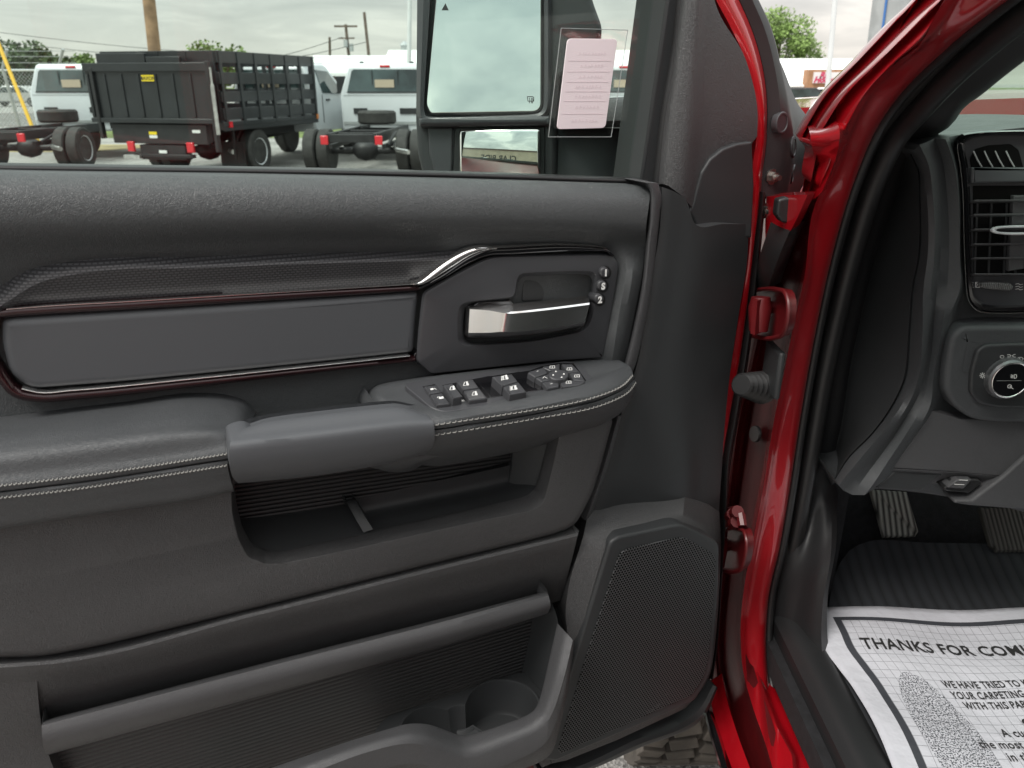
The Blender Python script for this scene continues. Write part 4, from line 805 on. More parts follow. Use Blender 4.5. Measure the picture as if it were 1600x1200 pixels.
zt = 1.585
surf('dash_top', [([(1440, 222), (1484, 212), (1505, 203), (1560, 198), (1640, 197), (1900, 197)], zt - .012), ([(1446, 218), (1486, 207), (1520, 199), (1560, 195), (1640, 194), (1900, 194)], zt - .002), ([(1470, 205), (1490, 198), (1540, 189), (1600, 187), (1700, 186), (1900, 186)], zt), ([(1478, 186), (1500, 181), (1540, 178), (1600, 176), (1700, 175), (1900, 174)], zt), ([(1470, 180), (1495, 177), (1540, 174), (1600, 172), (1700, 171), (1900, 170)], zt - .012)], mat('dash_top_vinyl', (.10, .11, .105), .38, bump=('leather', 500, .2, .0004)), dash, fn=ZP, nu=50, k=4, backfn=lambda p: p + Vector((0, 0, -.05)), back=0)
YN = Vector((0, -1, 0))
def V4(x, y): return (1480 + x / 3.75, 180 + y / 3.75)
def yring(name, outer, inner, mt, parent, y, y0, h=.004, r=8):
    o = smooth_ring(edge(outer, 10), 10); i_ = smooth_ring(edge(inner, 10), 10); mid = [(a + b) / 2 for a, b in zip(o, i_)]
    return ringmesh(name, [[YP(p.x, p.y, y0) for p in o], [YP(p.x, p.y, y) for p in o], [YP(p.x, p.y, y - h) for p in [a * .7 + b * .3 for a, b in zip(o, i_)]], [YP(p.x, p.y, y - h) for p in [a * .3 + b * .7 for a, b in zip(o, i_)]], [YP(p.x, p.y, y) for p in i_], [YP(p.x, p.y, y0) for p in i_]], mt, parent, cap=(False, False))
yring('vent_bezel', [(1491, 218), (1503, 208), (1540, 204), (1700, 202), (1760, 260), (1760, 400), (1690, 478), (1590, 489), (1530, 488), (1512, 470), (1507, 400), (1505, 300), (1500, 250)],
      [(1506, 224), (1516, 216), (1545, 211), (1690, 210), (1740, 262), (1740, 396), (1680, 462), (1590, 478), (1536, 477), (1522, 462), (1518, 400), (1516, 300), (1512, 254)], M['gloss'], dash, .970, 1.0)
yplate('vent_panel', [(1506, 224), (1518, 214), (1545, 210), (1690, 209), (1744, 262), (1744, 396), (1684, 465), (1590, 480), (1534, 478), (1520, 462), (1516, 400), (1513, 280)], M['bezel'], dash, .975, 1.0, .002, 6)
yring('vent_chrome', [(1494, 228), (1501, 214), (1540, 205), (1700, 203), (1762, 258), (1762, 402), (1692, 480), (1590, 491), (1528, 490), (1510, 470), (1506, 400), (1504, 300), (1499, 255)], [(1496, 229), (1503, 216), (1540, 207), (1700, 205), (1760, 259), (1760, 401), (1691, 478), (1590, 489), (1530, 488), (1512, 469), (1508, 400), (1506, 300), (1501, 254)], M['satin'], dash, .968, .99, .002)
df = yplate('defrost_vent', [(1516, 248), (1524, 233), (1545, 227), (1580, 225), (1592, 234), (1600, 262), (1590, 262), (1518, 262)], M['void'], dash, .9735, .99, .001, 3)
for k_ in range(4):
    x0 = 1519 + k_ * 17; b = MB(); b.tube([YP(x0 + 2, 236, .972), YP(x0 + 8, 249, .971), YP(x0 + 15, 261, .972)], .0009); b.obj('vane', M['galv'], df)
yplate('vent_ledge', [(1519, 262), (1640, 262), (1640, 285), (1519, 287)], M['soft'], dash, .968, .99, .003, 2)
vt = yplate('air_vent', [(1520, 290), (1640, 290), (1640, 427), (1522, 427)], M['void'], dash, .9745, .99, .0005, 2); tag(vt, label='square air vent with slats and chrome tab')
for yy in (312, 334, 357, 380, 402, 427): b = MB(); p, q = YP(1523, yy, .962), YP(1640, yy - (1 if yy < 427 else 0), .962); b.add([p, q, q + Vector((0, .012, -.004)), p + Vector((0, .012, -.004))] + [v + Vector((0, 0, -.0022)) for v in (p, q, q + Vector((0, .012, -.004)), p + Vector((0, .012, -.004)))], [(0, 1, 2, 3), (4, 5, 6, 7), (0, 1, 5, 4), (1, 2, 6, 5), (2, 3, 7, 6), (3, 0, 4, 7)]); b.obj('slat', M['plastic3'], vt, bevel=.0004)
for xx in (1528, 1550, 1574, 1592): b = MB(); p, q = YP(xx, 312, .9725), YP(xx - 5, 427, .9725); s = Vector((.0012, 0, 0)); b.add([p - s, p + s, q + s, q - s, p - s + Vector((0, .01, 0)), p + s + Vector((0, .01, 0)), q + s + Vector((0, .01, 0)), q - s + Vector((0, .01, 0))], [(0, 1, 2, 3), (0, 1, 5, 4), (2, 3, 7, 6), (1, 2, 6, 5), (3, 0, 4, 7)]); b.obj('louvre', M['plastic2'], vt)
yplate('vent_tab', [(1584, 306), (1604, 306), (1600, 420), (1576, 424)], M['plastic3'], vt, .967, .974, .001)
tabv = yring('vent_lever', [(1545, 360), (1552, 354), (1580, 352), (1640, 352), (1640, 366), (1580, 368), (1553, 365)], [(1556, 360), (1560, 357), (1580, 356), (1636, 356), (1636, 362), (1580, 363), (1561, 362)], M['rim'], vt, .954, .962, .005)  # pale paint puts the chrome's sky reflection into the colour
tw = yplate('thumbwheel', [(1533, 443), (1545, 441), (1580, 443), (1585, 449), (1580, 455), (1540, 452), (1533, 449)], mat('thumbwheel_rubber', (.05, .05, .05), .5, uvtex=ribs(.0022, 0, .0008, 1, ((.01, .01, .01), (.16, .16, .16)), axis=0)), dash, .966, .98, .002, 3)
glyph('vent_symbol', [[(1524, 441), (1531, 441), (1531, 449), (1524, 449), (1524, 441)], [(1524, 441), (1531, 449)], [(1531, 441), (1524, 449)]], lambda x, y, h: YP(x, y, .9745), 0, .0006, YN, dash)
glyph('vent_symbol', [[(1587, 444 + i * 4), (1591, 443 + i * 4), (1594, 445 + i * 4), (1598, 444 + i * 4)] for i in range(3)], lambda x, y, h: YP(x, y, .9745), 0, .0006, YN, dash)
# light switch pod
yplate('switch_pod', [(1490, 522), (1506, 510), (1560, 509), (1700, 509), (1700, 662), (1560, 661), (1520, 657), (1490, 636), (1476, 610), (1478, 580), (1484, 540)], M['leather2'], dash, .955, 1.0, .007, [10, 8, 10, 2, 2, 10, 14, 14, 12, 10, 10], crown=.002)
lp = yplate('light_switch', [(1527, 548), (1540, 539), (1580, 537), (1700, 537), (1700, 640), (1560, 637), (1530, 632), (1516, 614), (1518, 580)], M['plastic2'], dash, .947, .97, .0035, [6, 8, 6, 2, 2, 6, 10, 8, 8]); tag(lp, label='headlight switch with round silver-rimmed knob')
def disc(name, cx_, cy_, rp, y, y0, mt, parent, bev=.002, crown=0): return yplate(name, [(cx_ + rp * math.cos(a), cy_ + rp * 1.02 * math.sin(a)) for a in [k * math.pi / 24 for k in range(48)]], mt, parent, y, y0, bev, 0, crown)
kb = MB(); k0 = YP(1572, 590, .947); k1 = YP(1579, 594, .925); prof = []
n_ = 64; V = []; 
for c_, rr in ((k0, .0285), (k0 + Vector((0, -.004, 0)), .0285), (k1 + Vector((0, .003, 0)), .0262), (k1, .0245), (k1 + Vector((0, .002, 0)), .022)):
    for k_ in range(n_): a = 2 * math.pi * k_ / n_; r_ = rr + (.0005 if k_ % 2 and rr > .026 else 0); V.append(c_ + Vector((math.cos(a) * r_, 0, math.sin(a) * r_)))
kb.add(V, [(i * n_ + k_, i * n_ + (k_ + 1) % n_, (i + 1) * n_ + (k_ + 1) % n_, (i + 1) * n_ + k_) for i in range(4) for k_ in range(n_)]); kb.obj('knob', M['knob'], lp, sharp=20)
kr = MB(); P = [k1 + Vector((math.cos(2 * math.pi * k_ / 48) * .0235, -.0005, math.sin(2 * math.pi * k_ / 48) * .0235)) for k_ in range(49)]; kr.add(*tubev(P, .0011, 8)); kr.obj('knob_ring', M['satin'], lp)
fc = MB(); fc.lathe([(0, .0228), (-.0008, .0225), (-.001, .001)], k1, 'y', 40); fc.obj('knob_face', M['gloss'], lp)
kfy = k1.y - .0012
KG = lambda x, y, h=0: YP(x, y, kfy)
def Z6(x, y): return (1440 + x / 6, 480 + y / 6)
glyph('knob_symbol', [[Z6(706, 690), Z6(935, 688)]], KG, 0, .0004, YN, lp, M['galv'])
glyph('knob_symbol', [[Z6(868, 632), Z6(868, 668), Z6(885, 664), Z6(892, 648), Z6(885, 632), Z6(868, 632)], [Z6(858, 640), Z6(838, 634)], [Z6(858, 650), Z6(836, 646)], [Z6(858, 662), Z6(838, 660)]], KG, 0, .0007, YN, lp)
glyph('knob_symbol', [[Z6(810, 756), Z6(808, 738), Z6(820, 726), Z6(836, 728), Z6(844, 742), Z6(838, 756), Z6(810, 756)], [Z6(826, 740), Z6(858, 766)]], KG, 0, .0007, YN, lp)
SG = lambda x, y, h=0: YP(x, y, .9468)
ov = [(735 + 19 + 18 * math.cos(a), 465 + 13 * math.sin(a)) for a in [k * math.pi / 6 for k in range(13)]]
glyph('switch_symbol', [[Z6(*q) for q in ov], [Z6(805, 446), Z6(822, 446)], [Z6(805, 466), Z6(822, 466)], [Z6(824, 444), Z6(838, 456), Z6(824, 468)], [Z6(850, 456), Z6(864, 444)], [Z6(850, 456), Z6(864, 468)], [Z6(864, 444), Z6(878, 442)], [Z6(864, 468), Z6(878, 468)], [Z6(890, 484), Z6(912, 470)], [Z6(896, 492), Z6(914, 484)], [Z6(918, 470), Z6(940, 470), Z6(952, 484), Z6(944, 498), Z6(924, 500), Z6(918, 470)],
      [Z6(560, 640), Z6(564, 628), Z6(576, 630), Z6(580, 644), Z6(572, 654), Z6(560, 650), Z6(560, 640)]] + [[Z6(570 + 17 * math.cos(a), 640 + 17 * math.sin(a)), Z6(570 + 26 * math.cos(a), 640 + 26 * math.sin(a))] for a in [k * math.pi / 4 for k in range(8)]], SG, 0, .0007, YN, lp)
# knee panel and underside
def K(x, y): return (1300 + x / 5.333, 680 + y / 5.333)
yplate('knee_panel', [(1457, 642), K(700, 0), K(505, 275), K(950, 302), K(1425, 345), K(1620, 160), K(1700, -60), (1640, 640), (1560, 655), (1500, 655)], M['plastic3'], dash, .968, 1.02, .002, 2)
lower = surf('dash_lower', [([K(500, 282), K(700, 292), K(950, 306), K(1200, 325), K(1420, 350), (1600, 752)], .968), ([K(450, 340), K(650, 350), K(860, 370), K(1150, 400), K(1380, 410), (1600, 780)], .985), ([K(345, 446), K(560, 460), K(740, 480), K(1000, 515), K(1160, 532), (1600, 800)], 1.03)], M['plastic3'], dash, fn=yf, nu=30, k=3, backfn=lambda p: p + Vector((0, .04, .01)), back=0)
yplate('hood_release', [K(420, 390), K(520, 300), K(930, 320), K(740, 470), K(360, 442)], M['plastic2'], dash, .972, 1.0, .003, 4)
pbk = yplate('brake_release', [K(930, 450), K(1000, 372), K(1220, 368), K(1260, 400), K(1140, 488), K(950, 470)], M['rubber'], dash, .968, 1.0, .003, 3)
yplate('release_lever', [K(960, 440), K(1050, 370), K(1170, 368), K(1100, 450)], M['plastic3'], dash, .962, .98, .002, 3)
glyph('release_symbol', [[K(1060, 372), K(1130, 376)], [K(1020, 408), K(1100, 412)]], lambda x, y, h: YP(x, y, .9617), 0, .0009, YN, dash)
ledge = yplate('steering_column_cover', [K(1430, 345), K(1620, 170), (1900, 660), (1900, 820), (1640, 800), K(1160, 590), K(1020, 572), K(1030, 545), K(1170, 540)], M['plastic3'], dash, .962, 1.02, .004, 3)
# ---------------- pedals
def pedal(name, P, mt, lab, thick=.012):
    q = [YP(x, y, yy) for x, y, yy in P]; n = (q[1] - q[0]).cross(q[3] - q[0]).normalized()
    if n.y > 0: n = -n
    V = []; m = len(q)
    rings = [[p - n * thick for p in q], [p - n * .003 for p in q], inset(q, .003)]
    ux = (q[1] - q[0]).normalized(); o = ringmesh(name, rings, mt, truck, uv=lambda co: ((Vector(co) - q[0]).dot(ux), (Vector(co) - q[0]).z))
    return tag(o, label=lab), q, n
pk, q, n = pedal('parking_brake_pedal', [(1362, 764, 1.30), (1418, 768, 1.30), (1436, 830, 1.24), (1431, 838, 1.24), (1383, 839, 1.24)], M['pedal'], 'small ribbed parking brake pedal with worn metal look')
b = MB(); b.tube([q[0] + Vector((.02, .02, .01)), q[0] + Vector((.03, .10, .16))], .008); b.obj('pedal_arm', M['frame'], pk)
br, q, n = pedal('brake_pedal', [(1532, 792, 1.24), (1680, 792, 1.24), (1680, 862, 1.18), (1558, 862, 1.18), (1549, 850, 1.19)], mat('brake_pedal_rubber', (.05, .05, .045), .6, uvtex=ribs(.008, 0, .002, 1, ((.015, .015, .014), (.06, .058, .05)), axis=0)), 'wide black brake pedal at the right edge')
b = MB(); b.tube([q[0] + Vector((.06, .02, .01)), q[0] + Vector((.07, .10, .2))], .012); b.obj('pedal_arm', M['frame'], br)
# ---------------- cab shell: floor, firewall, roof, rear side (mostly out of frame, shades the cabin)
FZ = ZP(1290, 950, 0).z
fz = .80
f = MB(); f.box(.42, 2.3, -1.2, 1.22, fz - .05, fz - .006); f.obj('cab_floor', M['carpet'], truck)
f = MB(); f.prism([(1.20, fz - .05), (1.22, fz - .01), (1.52, fz + .34), (1.56, zt - .03), (1.60, zt - .03), (1.60, fz - .05)], .47, 2.3); f.obj('firewall', M['carpet'], truck)
f = MB(); f.box(.53, .56, 1.12, 1.6, fz, 1.5); f.obj('footwell_side', M['carpet'], truck)
surf('sill_plate', [([Vector((.435, 1.06, fz + .02)), Vector((.435, .70, fz + .02)), Vector((.435, .4, fz + .02)), Vector((.435, .1, fz + .02))], 0), ([Vector((.45, 1.06, fz + .032)), Vector((.45, .70, fz + .032)), Vector((.45, .4, fz + .032)), Vector((.45, .1, fz + .032))], 0), ([Vector((.485, 1.06, fz + .026)), Vector((.482, .70, fz + .026)), Vector((.482, .4, fz + .026)), Vector((.482, .1, fz + .026))], 0), ([Vector((.515, 1.06, fz)), Vector((.51, .70, fz)), Vector((.505, .4, fz)), Vector((.505, .1, fz))], 0)], M['sill'], truck, fn=None, nu=30, k=5, backfn=lambda p: Vector((p.x, p.y, fz - .03)), back=0)
surf('seal_base', [(shiftx(Ac, -3), .424), (lerpC(Ac, blb2[:-1] + [(1335, 1310)], .5), .445), (shiftx(blb2, 4), .462)], M['rubber2'], truck, fn=xf, nu=90, k=3, backfn=lambda p: p + Vector((.02, .04, 0)), back=0)
f = MB(); f.prism([(-1.6, 1.97), (-1.5, 2.02), (.1, 2.03), (.55, 1.985), (.60, 1.955), (.52, 1.945), (0, 1.975), (-1.5, 1.96)], .50, 2.22); f.obj('roof', M['red'], truck, bevel=.01)
f = MB(); f.box(.37, .45, -.62, -.45, .75, 1.95); f.box(.36, .44, -3.6, -.62, .75, 1.5); f.box(.36, .44, -1.6, -1.5, 1.5, 1.95); f.box(.36, 2.3, -3.6, -3.55, .75, 1.5); f.box(2.22, 2.30, -3.6, 1.6, .75, 1.5); f.box(.45, 2.25, -1.62, -1.56, .78, 1.5); f.obj('rear_body', M['red'], truck, bevel=.01)
f = MB(); f.box(.452, .47, -.64, -.43, .75, 1.95); f.box(.452, 2.2, -1.555, -1.52, .78, 1.94); f.box(.452, .47, -1.52, -.64, .8, 1.45); f.box(2.18, 2.215, -1.52, 1.0, .8, 1.5); f.box(.52, 2.2, -1.5, .5, 1.925, 1.945); f.obj('cab_lining', M['plastic2'], truck)
f = MB(); f.box(.50, 1.05, -.25, .22, fz + .15, fz + .42); f.box(.50, 1.05, -.42, -.25, fz + .3, fz + 1.0); st = f.obj('seat', M['leather'], truck, bevel=.05)
# hood, fender, windshield
hd = surf('hood', [([Vector((.46, 1.62, 1.60)), Vector((1.1, 1.62, 1.625)), Vector((2.0, 1.62, 1.625))], 0), ([Vector((.42, 1.9, 1.595)), Vector((1.1, 1.9, 1.63)), Vector((2.0, 1.9, 1.63))], 0), ([Vector((.42, 2.5, 1.57)), Vector((1.1, 2.5, 1.615)), Vector((2.0, 2.5, 1.615))], 0), ([Vector((.44, 3.0, 1.48)), Vector((1.1, 3.02, 1.54)), Vector((2.0, 3.0, 1.54))], 0)], M['red'], truck, fn=None, nu=20, k=4, backfn=lambda p: p + Vector((0, 0, -.1)), back=0)
f = MB(); f.prism([(1.17, .55), (1.17, 1.50), (1.30, 1.55), (2.4, 1.52), (3.0, 1.44), (3.05, .9), (2.3, .8), (2.16, 1.0), (1.80, 1.10), (1.45, 1.0), (1.28, .8), (1.22, .55)], .30, .50); f.obj('fender', M['red'], truck, bevel=.02)
surf('windshield', [([Vector((.44, 1.10, 1.57)), Vector((.62, 1.38, 1.578)), Vector((1.3, 1.56, 1.58)), Vector((2.2, 1.10, 1.57))], 0), ([Vector((.52, .42, 1.93)), Vector((.70, .62, 1.95)), Vector((1.3, .76, 1.965)), Vector((2.14, .42, 1.93))], 0)], M['wind'], truck, fn=None, nu=30, backfn=lambda p: p + Vector((0, .004, .003)), back=0)
# front tyre with chunky tread
tyc = Vector((.42, 1.68, .42)); ty = MB(); ty.lathe([(-.13, .24), (-.145, .33), (-.135, .385), (-.12, .395), (.12, .395), (.135, .385), (.145, .33), (.13, .24)], tyc, 'x', 60)
for k_ in range(46):
    a = 2 * math.pi * k_ / 46
    for row_, (x0, x1) in enumerate(((-.140, -.085), (-.075, -.012), (.0, .062), (.074, .138))):
        aa = a + (row_ % 2) * .068; Mx = Matrix.Translation(tyc) @ Matrix.Rotation(aa, 4, 'X') @ Matrix.Shear('XY', 4, (0, 0)) @ Matrix.Rotation(.25 * (1 if row_ % 2 else -1), 4, 'Z')
        ty.box(x0, x1, -.021, .021, .385, .418, 0, Mx)
fw = ty.obj('front_wheel', M['dusty'], truck, bevel=.003); tag(fw, label='dusty front tyre seen below the door')
f = MB(); f.lathe([(-.10, .23), (-.05, .21), (-.05, .02), (.1, .02), (.1, .23)], tyc, 'x', 40); f.obj('rim', M['rim'], fw)
# ---------------- side mirror
mp0 = Vector((-.03, 1.14, 1.66)); mn = Vector((-.10, -.985, .135)).normalized()
def MP(px, py, h=0): return hitp(px, py, mp0 + mn * h, mn)
mout = [(651, -260), (651, 0), (648, 184), (651, 237), (660, 275), (700, 300), (860, 300), (870, 278), (872, 120), (935, 100), (941, 41), (926, 0), (900, -120), (840, -250), (700, -300)]
mir = plate('side_mirror', mout, M['plastic2'], truck, .012, -.10, .008, r=[20, 5, 10, 10, 14, 14, 10, 10, 20, 20, 10, 10, 30, 40, 40], fn=MP, nrm=mn)
tag(mir, label='tall black towing mirror seen through the door glass')
def mring(name, o, i_, h1, h2, h0):
    oo, ii = smooth_ring(edge(o, 10), 6), smooth_ring(edge(i_, 10), 6)
    return ringmesh(name, [[MP(p.x, p.y, h0) for p in oo], [MP(p.x, p.y, h1) for p in oo], [MP(p.x, p.y, h2) for p in [a * .6 + b * .4 for a, b in zip(oo, ii)]], [MP(p.x, p.y, h2 - .002) for p in [a * .2 + b * .8 for a, b in zip(oo, ii)]], [MP(p.x, p.y, h0) for p in ii]], M['bezel'], mir, cap=(False, False))
mring('mirror_surround', [(652, -250), (652, 0), (650, 180), (660, 196), (850, 186), (862, 170), (862, -10), (850, -250)], [(690, -235), (677, 0), (664, 172), (670, 182), (838, 178), (848, 168), (848, -10), (835, -235)], .016, .024, .0)
mg = plate('mirror_glass', [(700, -230), (686, -40), (681, 0), (666, 164), (673, 177), (838, 174), (845, 166), (845, -20), (832, -230)], M['mirror'], mir, .0165, .010, .0008, r=[8, 8, 8, 8, 4, 8, 6, 8, 8], fn=MP, nrm=mn)
plate('glass_edge', [(698, -233), (684, -42), (679, 0), (664, 166), (672, 180), (840, 177), (848, 168), (848, -20), (834, -233)], M['rubber'], mir, .0155, .008, .0008, r=[8, 8, 8, 8, 4, 8, 6, 8, 8], fn=MP, nrm=mn)
plate('mirror_slide', [(668, 198), (708, 198), (706, 276), (680, 276), (670, 240)], M['bezel'], mir, .016, 0, .003, r=4, fn=MP, nrm=mn)
plate('mirror_bar', [(652, 184), (860, 180), (862, 196), (654, 198)], M['bezel'], mir, .030, 0, .006, r=4, fn=MP, nrm=mn)
plate('convex_surround', [(710, 202), (716, 197), (852, 197), (852, 300), (706, 300)], M['rubber'], mir, .0135, 0, .002, r=3, fn=MP, nrm=mn)
# convex lower glass: a spherical patch
cvn = Vector((-.20, -.975, .075)).normalized()
q0 = MP(780, 245, .024); ra = .36; cen_ = q0 - cvn * ra; rows_ = []
gx0, gx1, gy0, gy1 = 715, 844, 202, 300
V = []; Fc = []; nx_, ny_ = 30, 22
for j in range(ny_ + 1):
    for i in range(nx_ + 1):
        x_ = gx0 + (gx1 - gx0) * i / nx_; y_ = gy0 + (gy1 - gy0) * j / ny_; cr_ = max(0, 6 - (x_ - gx0)) * max(0, 6 - (y_ - gy0))
        if i == 0 and j == 0: x_ += 2; y_ += 2
        p = MP(x_, y_, .024); d_ = p - q0; d_ -= cvn * d_.dot(cvn); V.append(cen_ + cvn * math.sqrt(ra * ra - d_.length_squared) + d_)
for j in range(ny_):
    for i in range(nx_): a = j * (nx_ + 1) + i; Fc.append((a, a + 1, a + nx_ + 2, a + nx_ + 1))
cvx = mk('convex_glass', V, Fc, M['mirror'], mir, uv=False); sd = cvx.modifiers.new('thick', 'SOLIDIFY'); sd.thickness = .004; sd.offset = 0
tag(cvx, label='small convex lower mirror reflecting the lot')
glyph('mirror_symbol', [], MP, .0168, .001, mn, mir, M['ink'], fills=[[(690, 16), (696, 5), (701, 16)]])
glyph('mirror_symbol', [[(825, 158), (824, 151), (832, 151), (834, 152), (834, 158), (825, 158)]] + [[(x, 153), (x + 1, 156), (x, 161)] for x in (827, 830, 832)], MP, .0168, .0009, mn, mir, M['ink'])
# mirror arm and base
surf('mirror_arm', [([(880, 160), (956, 156), (990, 154), (1030, 150)], 1.135), ([(880, 165), (956, 160), (990, 158), (1030, 155)], 1.095), ([(880, 192), (950, 190), (990, 190), (1030, 190)], 1.085), ([(880, 202), (948, 199), (990, 199), (1030, 199)], 1.115)], M['plastic3'], mir, fn=yf, nu=20, k=4, backfn=lambda p: p + Vector((0, .08, 0)), back=0)
surf('mirror_base', [([(856, 190), (940, 200), (1040, 202)], 1.145), ([(856, 320), (940, 320), (1040, 320)], 1.115)], M['bezel'], mir, fn=yf, nu=20, k=3, backfn=lambda p: p + Vector((0, .06, 0)), back=0)
surf('mirror_neck', [([(858, 110), (858, 200), (858, 310)], 1.205), ([(880, 112), (882, 200), (884, 310)], 1.165), ([(905, 90), (925, 200), (920, 310)], 1.150)], M['plastic2'], mir, fn=yf, nu=20, k=4, backfn=lambda p: p + Vector((0, .08, 0)), back=0)
# ---------------- pouch with pink card on the glass
pouch = plate('document_pouch', [(877, 44), (981, 47), (955, 214), (857, 214)], M['clear'], None, -.0270, -.0295, .0003)
tag(pouch, 'clear plastic pouch holding a pink card, stuck to the door glass', 'document pouch')
ribbon_e = MB()
for a, b_ in zip([(877, 44), (981, 47), (955, 214), (857, 214)], [(981, 47), (955, 214), (857, 214), (877, 44)]): ribbon_e.tube([DP(*a, -.0265), DP(*b_, -.0265)], .00035, 6)
ribbon_e.obj('pouch_seam', M['galv'], pouch)
cd = plate('card', [(887, 60), (965, 61), (946, 200), (870, 202)], M['pink'], pouch, -.0255, -.0268, .0003, r=7)
for yv in (95, 112, 128, 143, 158, 178):
    t_ = (yv - 60) / 141; glyph('printed_rule', [[(888 - 16 * t_ + 4, yv), (963 - 18 * t_ - 4, yv)]], DP, -.0254, .0005, DN, cd, M['pink2'])
rg_ = random.Random(3)
for k_, yv in enumerate((84, 103, 120, 136, 151, 168, 189)):
    t_ = (yv - 60) / 141; x_ = 905 - 16 * t_ + rg_.random() * 10; L_ = []
    while x_ < 948 - 18 * t_: L_.append([(x_, yv + 2), (x_ + 1.5, yv - 3 + rg_.random() * 2), (x_ + 3, yv + 2 * rg_.random())]); x_ += 4 + 2.5 * rg_.random()
    glyph('handwriting', L_, DP, -.0254, .0006, DN, cd, M['pink2'])
# ---------------- mat and paper on the cab floor
def floorh(p):
    y = p.y; return 0
def fh(y):
    t = y - 1.04
    return 0 if t < 0 else (.55 * t * t / .24 if t < .12 else .55 * (t - .06))
def FP(px, py, dz=0):
    d = ray(px, py); lo, hi = .2, 3.0
    for _ in range(40):
        m = (lo + hi) / 2; p = CAM + d * m
        if p.z > fz + dz + fh(p.y): lo = m
        else: hi = m
    return CAM + d * lo
fm = surf('floor_mat', [([(1312, 880), (1330, 858), (1350, 848), (1450, 848), (1560, 850), (1900, 860)], .010), ([(1304, 900), (1322, 880), (1350, 862), (1450, 862), (1560, 864), (1900, 874)], .016), ([(1296, 940), (1340, 936), (1380, 934), (1450, 936), (1560, 940), (1900, 950)], .016), ([(1284, 1010), (1320, 1010), (1380, 1010), (1450, 1010), (1560, 1010), (1900, 1010)], .016), ([(1290, 1070), (1340, 1080), (1380, 1080), (1450, 1090), (1560, 1090), (1900, 1090)], .016), ([(1330, 1150), (1360, 1160), (1400, 1160), (1450, 1170), (1560, 1170), (1900, 1170)], .014), ([(1380, 1270), (1400, 1270), (1430, 1270), (1470, 1270), (1560, 1270), (1900, 1270)], .014)], M['mat'], None, fn=FP, nu=60, k=4, backfn=lambda p: p + Vector((0, 0, -.012)), back=0, uv=lambda co: (co[0] + co[1] * .0, co[1]))
for v in fm.data.vertices:
    top = v.co.z > fz + fh(v.co.y) + .008; v.co.z = fz + fh(v.co.y) + (.010 if top else .0)
tag(fm, 'dark ribbed floor mat under the paper sheet in the footwell', 'floor mat')
Lf = [(1301, 964), (1312, 990), (1322, 1014), (1344, 1042), (1363, 1066), (1383, 1100), (1409, 1148), (1435, 1200), (1475, 1290)]
EL = [(1287, 943), (1285, 981), (1298, 1011), (1318, 1042), (1337, 1068), (1361, 1113), (1385, 1163), (1402, 1200), (1450, 1300)]
# paper grid: u across from the frame, v down; each value in metres on the sheet
NV, NU = 44, 54; VM = .42; UM = .56
lfp = crom([Vector((x, y, 0)) for x, y in Lf], 200)
dist_ = [0]
for a, b_ in zip(lfp, lfp[1:]): dist_.append(dist_[-1] + ((FP(b_.x, b_.y) - FP(a.x, a.y)).length))
VM = dist_[-1]
def leftat(v):
    v = max(0, min(v, VM)); 
    for i in range(len(dist_) - 1):
        if dist_[i + 1] >= v: f_ = (v - dist_[i]) / (dist_[i + 1] - dist_[i]); return lfp[i].lerp(lfp[i + 1], f_)
    return lfp[-1]
def PS(u, v, dz=0):
    lift = .020 + dz + .004 * math.sin(u * 22 + v * 9) + .003 * math.sin(v * 31 - u * 12)
    e_ = leftat(v); p = FP(e_.x, e_.y, .02); q = FP(e_.x + 200, e_.y + 4, .02); du = (q - p).normalized()
    r_ = p + du * u
    if v < 0: r_ = r_ + Vector((0, -v, 0))
    r_.z = fz + fh(r_.y) + lift
    # keep the drape following the camera-measured left edge
    return r_
V = []; UV = []; us = [-.034 + i * (UM + .034) / NU for i in range(NU + 1)]; vs = [-.026 + j * (VM + .026) / NV for j in range(NV + 1)]
for v in vs:
    for u in us: V.append(PS(u, v)); UV.append((u, v))
nu_ = NU + 1
pap = mk('paper_floor_mat', V, [(j * nu_ + i, j * nu_ + i + 1, (j + 1) * nu_ + i + 1, (j + 1) * nu_ + i) for j in range(NV) for i in range(NU)], M['paper'], None, uv=UV)
so = pap.modifiers.new('thick', 'SOLIDIFY'); so.thickness = .0006
tag(pap, 'white printed paper mat with footprint reading THANKS FOR COMING on the cab floor', 'paper mat')
def ptext(body, u, v, size, offset=0, name='printed_text', sx=1, shear=0, rot=0):
    Vt, Ft = textmesh(body, size, offset, shear=shear, space=1.07); bm = bmesh.new()
    vs_ = [bm.verts.new(q) for q in Vt]
    for f_ in Ft:
        try: bm.faces.new([vs_[i] for i in f_])
        except Exception: pass
    bmesh.ops.triangulate(bm, faces=bm.faces[:]); bmesh.ops.subdivide_edges(bm, edges=[e_ for e_ in bm.edges if e_.calc_length() > size * .35], cuts=1, use_grid_fill=False); bm.verts.ensure_lookup_table()
    P = [PS(u + q.co.x * sx, v - q.co.y - q.co.x * rot, .0012) for q in bm.verts]; bm.verts.index_update(); Fc = [tuple(w_.index for w_ in f_.verts) for f_ in bm.faces]; bm.free()
    return mk(name, P, Fc, M['ink'], pap, smooth=False, uv=False)
ptext('THANKS FOR COMING IN', .024, .084, .0365, .0007, sx=.75)
ptext('WE HAVE TRIED TO KEEP', .104, .157, .0185, .0004, sx=.63); ptext('YOUR CARPETING CLEAN', .107, .177, .0185, .0004, sx=.63); ptext('WITH THIS PAPER MAT', .116, .196, .0185, .0004, sx=.63)
b = MB(); b.add([PS(.186 + .0062 * math.cos(a), .222 + .0062 * math.sin(a), .0012) for a in [k * math.pi / 8 for k in range(16)]], [tuple(range(16))]); b.obj('printed_dot', M['ink'], pap, smooth=False)
